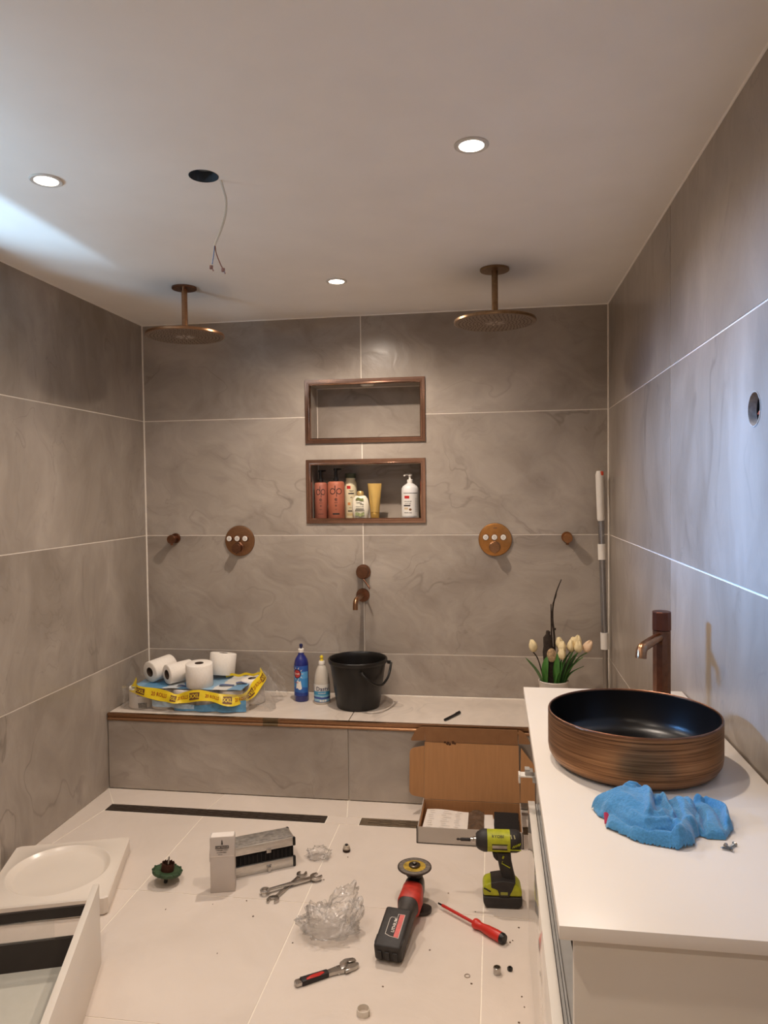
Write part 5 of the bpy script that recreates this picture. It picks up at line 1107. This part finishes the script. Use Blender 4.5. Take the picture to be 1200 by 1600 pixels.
# --- screwdriver
sdv = thing('screwdriver', 'red insulated screwdriver with black handle end on the floor', 'screwdriver', (1.625, -1.222, 0), math.atan2(-0.170, 0.215))
AX = Matrix.Translation((0, 0, 0.0165)) @ Matrix.Rotation(R(90), 4, 'Y') @ Matrix.Rotation(0.0, 4, 'Z')
tip = Matrix.Rotation(R(-2.6), 4, 'Y')
sx = lambda pr, nm, m, n=28: B().lathe(pr, n, AX).done(nm, m, sdv, ang=40)
sx([(0.0, 0.0), (0.0028, 0.0), (0.0030, 0.018), (0.0, 0.019)], 'blade_tip', mat('black_steel_tip', '#1c1917', 0.35, 0.6), 14)
sx([(0.0032, 0.018), (0.0048, 0.0182), (0.0048, 0.160), (0.0, 0.160)], 'insulated_shaft', RED, 18)
sx([(0.006, 0.154), (0.0145, 0.156), (0.0158, 0.162), (0.0150, 0.170), (0.0120, 0.178), (0.0122, 0.190), (0.0150, 0.210), (0.0162, 0.240), (0.0160, 0.262), (0.0155, 0.264)], 'handle', mat('red_handle', '#c32d22', 0.35, var=0.1), 32)
sx([(0.0159, 0.262), (0.0160, 0.270), (0.0135, 0.276), (0.0, 0.277)], 'handle_end', BLACKP, 28)
# --- adjustable wrench
aw = thing('adjustable_wrench', 'chrome adjustable wrench with red and black grip on the floor', 'wrench', (1.253, -1.661, 0), math.atan2(0.110, 0.158))
B().prism(rcorner([(0.0, -0.010, .004), (0.022, -0.011), (0.022, 0.011), (0.0, 0.010, 0.004)]), 0.002, 0.013, bev=0.0025).done('hanging_end', STEEL, aw)
B().prism([(0.017, -0.0125), (0.100, -0.0105), (0.100, 0.0105), (0.017, 0.0125)], 0.001, 0.0155, bev=0.003).done('grip', mat('black_grip', '#1f1a1a', 0.5, var=0.2), aw)
B().prism(rcorner([(0.030, -0.0100, .003), (0.070, -0.0102, .004), (0.088, -0.0045, .003), (0.084, 0.0035, .002), (0.050, 0.0030, .006), (0.034, -0.002, 0.003)]), 0.0150, 0.0166, bev=0.0006).done('grip_inlay', RED, aw)
B().prism([(0.098, -0.0095), (0.130, -0.0110), (0.146, -0.0165), (0.146, 0.014), (0.134, 0.0110), (0.098, 0.0095)], 0.002, 0.0125, bev=0.0016).done('shank', STEEL, aw)
B().prism(rcorner([(0.138, 0.004), (0.144, 0.020, .006), (0.165, 0.031, .008), (0.192, 0.022, .004), (0.193, 0.007), (0.170, 0.009), (0.166, 0.016), (0.158, 0.016), (0.156, -0.006), (0.138, -0.010)]), 0.002, 0.0135, bev=0.0014).done('fixed_jaw', STEEL, aw)
B().prism(rcorner([(0.148, -0.008), (0.158, 0.004), (0.166, 0.004), (0.170, 0.001), (0.194, 0.0005), (0.194, -0.010, 0.004), (0.178, -0.018, .005), (0.150, -0.018, .002)]), 0.0028, 0.0128, bev=0.0014).done('moving_jaw', STEEL, aw)
B().lathe([(0.0062, 0.0), (0.0066, 0.001), (0.0058, 0.003), (0.0066, 0.005), (0.0058, 0.007), (0.0066, 0.009), (0.0058, 0.011), (0.0064, 0.013), (0.0, 0.013)], 20, Matrix.Translation((0.146, -0.0165, 0.0078)) @ Matrix.Rotation(R(90), 4, 'Y')).done('adjusting_screw', STEEL, aw)
# --- hole saw with green depth collar
hs = thing('hole_saw', 'green plate hole saw with rusty toothed ring and pilot drill', 'hole saw', (0.643, -1.192, 0), R(20))
HT = Matrix.Rotation(R(9), 4, 'Y') @ Matrix.Rotation(R(-3), 4, 'X')
GRN = mat('green_paint', '#33492f', 0.5, var=0.35, scale=60)
B().lathe([(0.006, 0.0), (0.0065, 0.002), (0.0065, 0.024), (0.011, 0.025), (0.011, 0.034)], 6, Matrix.Translation((0, 0, 0.001)) @ HT, cap1=False).done('arbor', mat('arbor_steel', '#3a3a36', 0.4, 0.7, var=0.2), hs, ang=20)
B().lathe([(0.0, 0.034), (0.046, 0.034), (0.0515, 0.037), (0.0525, 0.041), (0.0515, 0.047), (0.049, 0.048), (0.044, 0.045), (0.0, 0.045)], 56, HT).done('green_plate', GRN, hs, ang=25)
q = B()
for k in range(12): a = 2 * PI * k / 12; q.box((0.050 * math.cos(a), 0.050 * math.sin(a), 0.0465), (0.008, 0.006, 0.006), rot=a, bev=0.001, m=HT)
q.done('plate_teeth', GRN, hs)
q = B(); n = 60; RUST = mat('rusty_steel', '#4a2a1e', 0.6, 0.4, var=0.4, scale=90)
ri = [q.ring([(r * math.cos(2 * PI * i / n), r * math.sin(2 * PI * i / n), z + (0.005 * (1 - (i % 5) / 4.0) if tooth else 0)) for i in range(n)]) for r, z, tooth in ((0.0225, 0.045, 0), (0.0225, 0.070, 1), (0.0210, 0.070, 1), (0.0210, 0.045, 0))]
q.skin(ri, True, False, False); q._xf(list(q.bm.verts), HT); q.done('saw_ring', RUST, hs, ang=25)
q = B(); q.lathe([(0.0045, 0.045), (0.0045, 0.070), (0.0030, 0.072), (0.0030, 0.090), (0.0004, 0.095)], 14, HT); q.done('pilot_drill', STEEL, hs)
B().lathe([(0.0, 0.0), (0.005, 0.0), (0.0055, 0.003), (0.003, 0.005), (0.0, 0.005)], 6, HT @ Matrix.Translation((-0.018, -0.030, 0.029))).done('set_screw', STEEL, hs)
# --- clear plastic bags
BAGM = film('crumpled_clear_bag', (0.985, 0.982, 0.978, 1), 0.14, 0.05, 0.35, 26)
bag = thing('clear_plastic_bag', 'large crumpled clear plastic bag lying beside the angle grinder', 'bag', (1.295, -1.395, 0))
q = B(); bmesh.ops.create_icosphere(q.bm, subdivisions=5, radius=1.0)
for v in q.bm.verts:
    d = v.co.normalized(); s = 2.0
    n = 0.9 * abs(noise.noise(d * 2.3 + Vector((s, 0, 0)))) + 0.5 * abs(noise.noise(d * 5 + Vector((0, s, 0)))) + 0.25 * noise.noise(d * 11)
    k = 0.78 + 0.55 * n
    x, y, z = d.x * 0.098 * k, d.y * 0.090 * k, (d.z * 0.5 + 0.5) * 0.060 * (0.8 + 0.6 * n)
    e1 = max(0, (x + 0.02) / 0.12)                       # right half rises into an upright lobe leaning away
    if d.z > -0.2 and x > -0.01: z += 0.115 * max(0, e1) ** 0.8 * max(0, d.z + 0.2) * max(0, 1 - abs(y - 0.015) / 0.085) * 1.05; y += 0.05 * e1 * max(0, d.z)
    if x < -0.03: z += 0.022 * max(0, d.z) * (-x / 0.1)
    v.co = (x, y, max(z, 0.0015))
q.done('bag_film', BAGM, bag, ang=80)
B().sheet(lambda u, v: (0.062 + 0.010 * u, -0.050 + 0.004 * u, 0.060 + 0.020 * v - 0.006 * u), 4, 4).done('bag_sticker', mat('bag_sticker', '#d9d2ca', 0.6, var=0.05), bag)
lettering('', 0, lambda x, y: (0.067 + x * 0.3, -0.0510, 0.070 + y), INK, bag, extra=[('=', 0.014, 0, 0), ('#', 0.010, 0.01, -0.006)])
bag2 = thing('clear_plastic_scrap', 'small crumpled scrap of clear plastic beside the metal case', 'plastic', (1.147, -0.945, 0))
blob_film((0.040, 0.030, 0.022), (0, 0, 0.016), 4.0, 0.5, BAGM, 'scrap_film', bag2, 4, 0, 3.5)
# --- small loose fittings
ft = thing('brass_fitting', 'small dark stepped fitting standing alone on the floor near the drain', 'fitting', (1.243, -0.885, 0))
B().lathe([(0.0, 0.0), (0.0135, 0.0), (0.0145, 0.002), (0.0145, 0.010), (0.0, 0.010)], 28).done('base', mat('dark_brass', '#33231a', 0.4, 0.6), ft)
B().lathe([(0.0, 0.010), (0.0135, 0.010), (0.0135, 0.017), (0.0115, 0.019), (0.0115, 0.023), (0.009, 0.024), (0.0, 0.024)], 28).done('body', mat('pale_fitting', '#b7aa9a', 0.4, 0.3), ft)
B().lathe([(0.0, 0.024), (0.006, 0.024), (0.006, 0.028), (0.0, 0.0285)], 20).done('stem', INK, ft)
rg = thing('white_ring', 'white plastic ring standing on the floor at the bottom of the view', 'ring', (1.463, -1.742, 0))
B().lathe([(0.0155, 0.0), (0.0178, 0.0), (0.0180, 0.001), (0.0180, 0.015), (0.0176, 0.016), (0.0157, 0.016), (0.0155, 0.015), (0.0155, 0.0)], 40, cap0=False, cap1=False).done('band', mat('bone_plastic', '#d9d0c3', 0.4, var=0.03), rg)
B().box((0.0165, -0.006, 0.008), (0.004, 0.006, 0.013), bev=0.001).done('tab', mat('bone_plastic2', '#b7ab9c', 0.4), rg)
ws = thing('flat_washer', 'thin pale washer lying on the floor', 'washer', (1.733, -1.553, 0))
B().lathe([(0.0062, 0.0), (0.0085, 0.0), (0.0085, 0.0016), (0.0062, 0.0016), (0.0062, 0.0)], 28, cap0=False, cap1=False).done('disc', mat('washer_metal', '#a39587', 0.4, 0.7), ws)
nt_ = thing('chrome_nut', 'short chrome sleeve nut standing on the floor', 'nut', (1.818, -1.531, 0))
B().lathe([(0.0075, 0.0), (0.0105, 0.0), (0.0110, 0.001), (0.0110, 0.019), (0.0100, 0.020), (0.0075, 0.020), (0.0075, 0.0)], 28, cap0=False, cap1=False).done('sleeve', STEEL, nt_)
bn2 = thing('black_nut', 'tiny black rubber nut beside the chrome sleeve', 'nut', (1.855, -1.512, 0))
B().lathe([(0.0035, 0.0), (0.0075, 0.0), (0.0078, 0.001), (0.0078, 0.009), (0.0068, 0.010), (0.0035, 0.010), (0.0035, 0.0)], 6, cap0=False, cap1=False).done('nut_body', BLACKP, bn2)
q = B(); rnd = random.Random(3)
for x, y in ((1.26, -0.93), (1.565, -1.115), (1.655, -1.13), (1.20, -1.10), (0.97, -1.265), (1.19, -1.47), (1.75, -1.23), (1.885, -1.30), (1.50, -1.63), (0.86, -1.30), (1.88, -1.62), (1.89, -1.66), (1.745, -1.585), (1.02, -1.35), (1.345, -1.20), (0.55, -1.62), (0.72, -1.35), (1.62, -1.45), (1.86, -1.38), (1.865, -1.37), (1.87, -1.72), (0.98, -1.55)):
    q.box((x + rnd.uniform(-.005, .005), y, 0.0012), (rnd.uniform(0.002, 0.006), rnd.uniform(0.002, 0.005), 0.0022), rot=rnd.uniform(0, 3), bev=0.0006)
crumbs = q.done('floor_debris', mat('debris', '#6b5848', 0.8, var=0.4), None, kind='stuff'); tag(crumbs, 'scattered crumbs of grout and dust on the floor tiles', 'debris')

# ================================================================== TRAY AND LOOSE DRAWER
RZ = math.atan2(-0.335, 0.942) + 0.0          # the tray and the drawer both stand turned by the same angle
ty = thing('shower_tray', 'square white acrylic tray with an oval hollow by the left wall', 'tray', (0.279, -1.268, 0), math.atan2(0.315, 0.949))
TX, TY, TH = 0.413, 0.430, 0.063
q = B(); n = 120
def sq(a, hx, hy, p=0.09):
    c, s_ = math.cos(a), math.sin(a); k = (abs(c / hx) ** 60 + abs(s_ / hy) ** 60) ** (-1 / 60); return c * k, s_ * k
def ring_sq(hx, hy, z): return q.ring([(*sq(2 * PI * i / n, hx, hy), z) for i in range(n)])
def ring_ov(hx, hy, z): return q.ring([(hx * math.cos(2 * PI * i / n), hy * math.sin(2 * PI * i / n), z) for i in range(n)])
rr = [ring_sq(TX / 2 - 0.012, TY / 2 - 0.012, 0.0), ring_sq(TX / 2 - 0.003, TY / 2 - 0.003, 0.004), ring_sq(TX / 2, TY / 2, 0.012), ring_sq(TX / 2, TY / 2, TH - 0.004), ring_sq(TX / 2 - 0.004, TY / 2 - 0.004, TH), ring_ov(0.182, 0.186, TH + 0.0004), ring_ov(0.176, 0.180, TH + 0.0035), ring_ov(0.171, 0.175, TH + 0.0035), ring_ov(0.163, 0.167, TH - 0.003), ring_ov(0.154, 0.158, TH - 0.011), ring_ov(0.147, 0.151, TH - 0.013), ring_ov(0.08, 0.08, TH - 0.014), ring_ov(0.01, 0.01, TH - 0.014)]
q.skin(rr); q.done('tray_body', CERAM, ty, ang=32)
dw = thing('loose_drawer', 'white fronted drawer with dark rails standing on the floor at lower left', 'drawer', (0.650, -1.638, 0), math.atan2(-0.942, 0.335))
# local x runs along the front panel towards the view, local -y ... the box lies on the side of the left wall
def dbox(x0, x1, s0, s1, z0, z1, name, m, par=dw, bev=0.0):
    return B().box(((x0 + x1) / 2, -(s0 + s1) / 2, (z0 + z1) / 2), (x1 - x0, s1 - s0, z1 - z0), bev=bev).done(name, m, par)
DWL = 1.18
dbox(0, DWL, -0.0, 0.018, 0.0, 0.241, 'front_panel', WHITE, bev=0.0006)
dbox(0.03, DWL - 0.03, 0.019, 0.44, 0.008, 0.024, 'drawer_bottom', mat('shaded_white_base', '#c6c2b6', 0.4, var=0.03), dw)  # white base, its greenish shade put into the colour
for x0 in (0.018, DWL - 0.030):
    dbox(x0, x0 + 0.013, 0.019, 0.44, 0.006, 0.106, 'side_profile', DGREY)
    dbox(x0 + 0.002, x0 + 0.011, 0.019, 0.44, 0.166, 0.196, 'top_rail', DGREY)
    gl_ = dbox(x0 + 0.005, x0 + 0.009, 0.020, 0.44, 0.106, 0.166, 'glass_panel', film('drawer_glass', (0.95, 0.94, 0.93, 1), 0.03, 0.03, 0.0))
    B().sheet(lambda u, v: (x0 + 0.0125 + 0.003 * noise.noise(Vector((u * 7, v * 3, 1))), -(0.12 + 0.30 * u), 0.105 + 0.064 * v), 24, 8).done('protective_film', film('protective_film', (0.98, 0.975, 0.97, 1), 0.12, 0.06, 0.35, 30), dw, ang=80)
dbox(0.03, DWL - 0.03, 0.425, 0.44, 0.024, 0.17, 'rear_panel', DGREY)
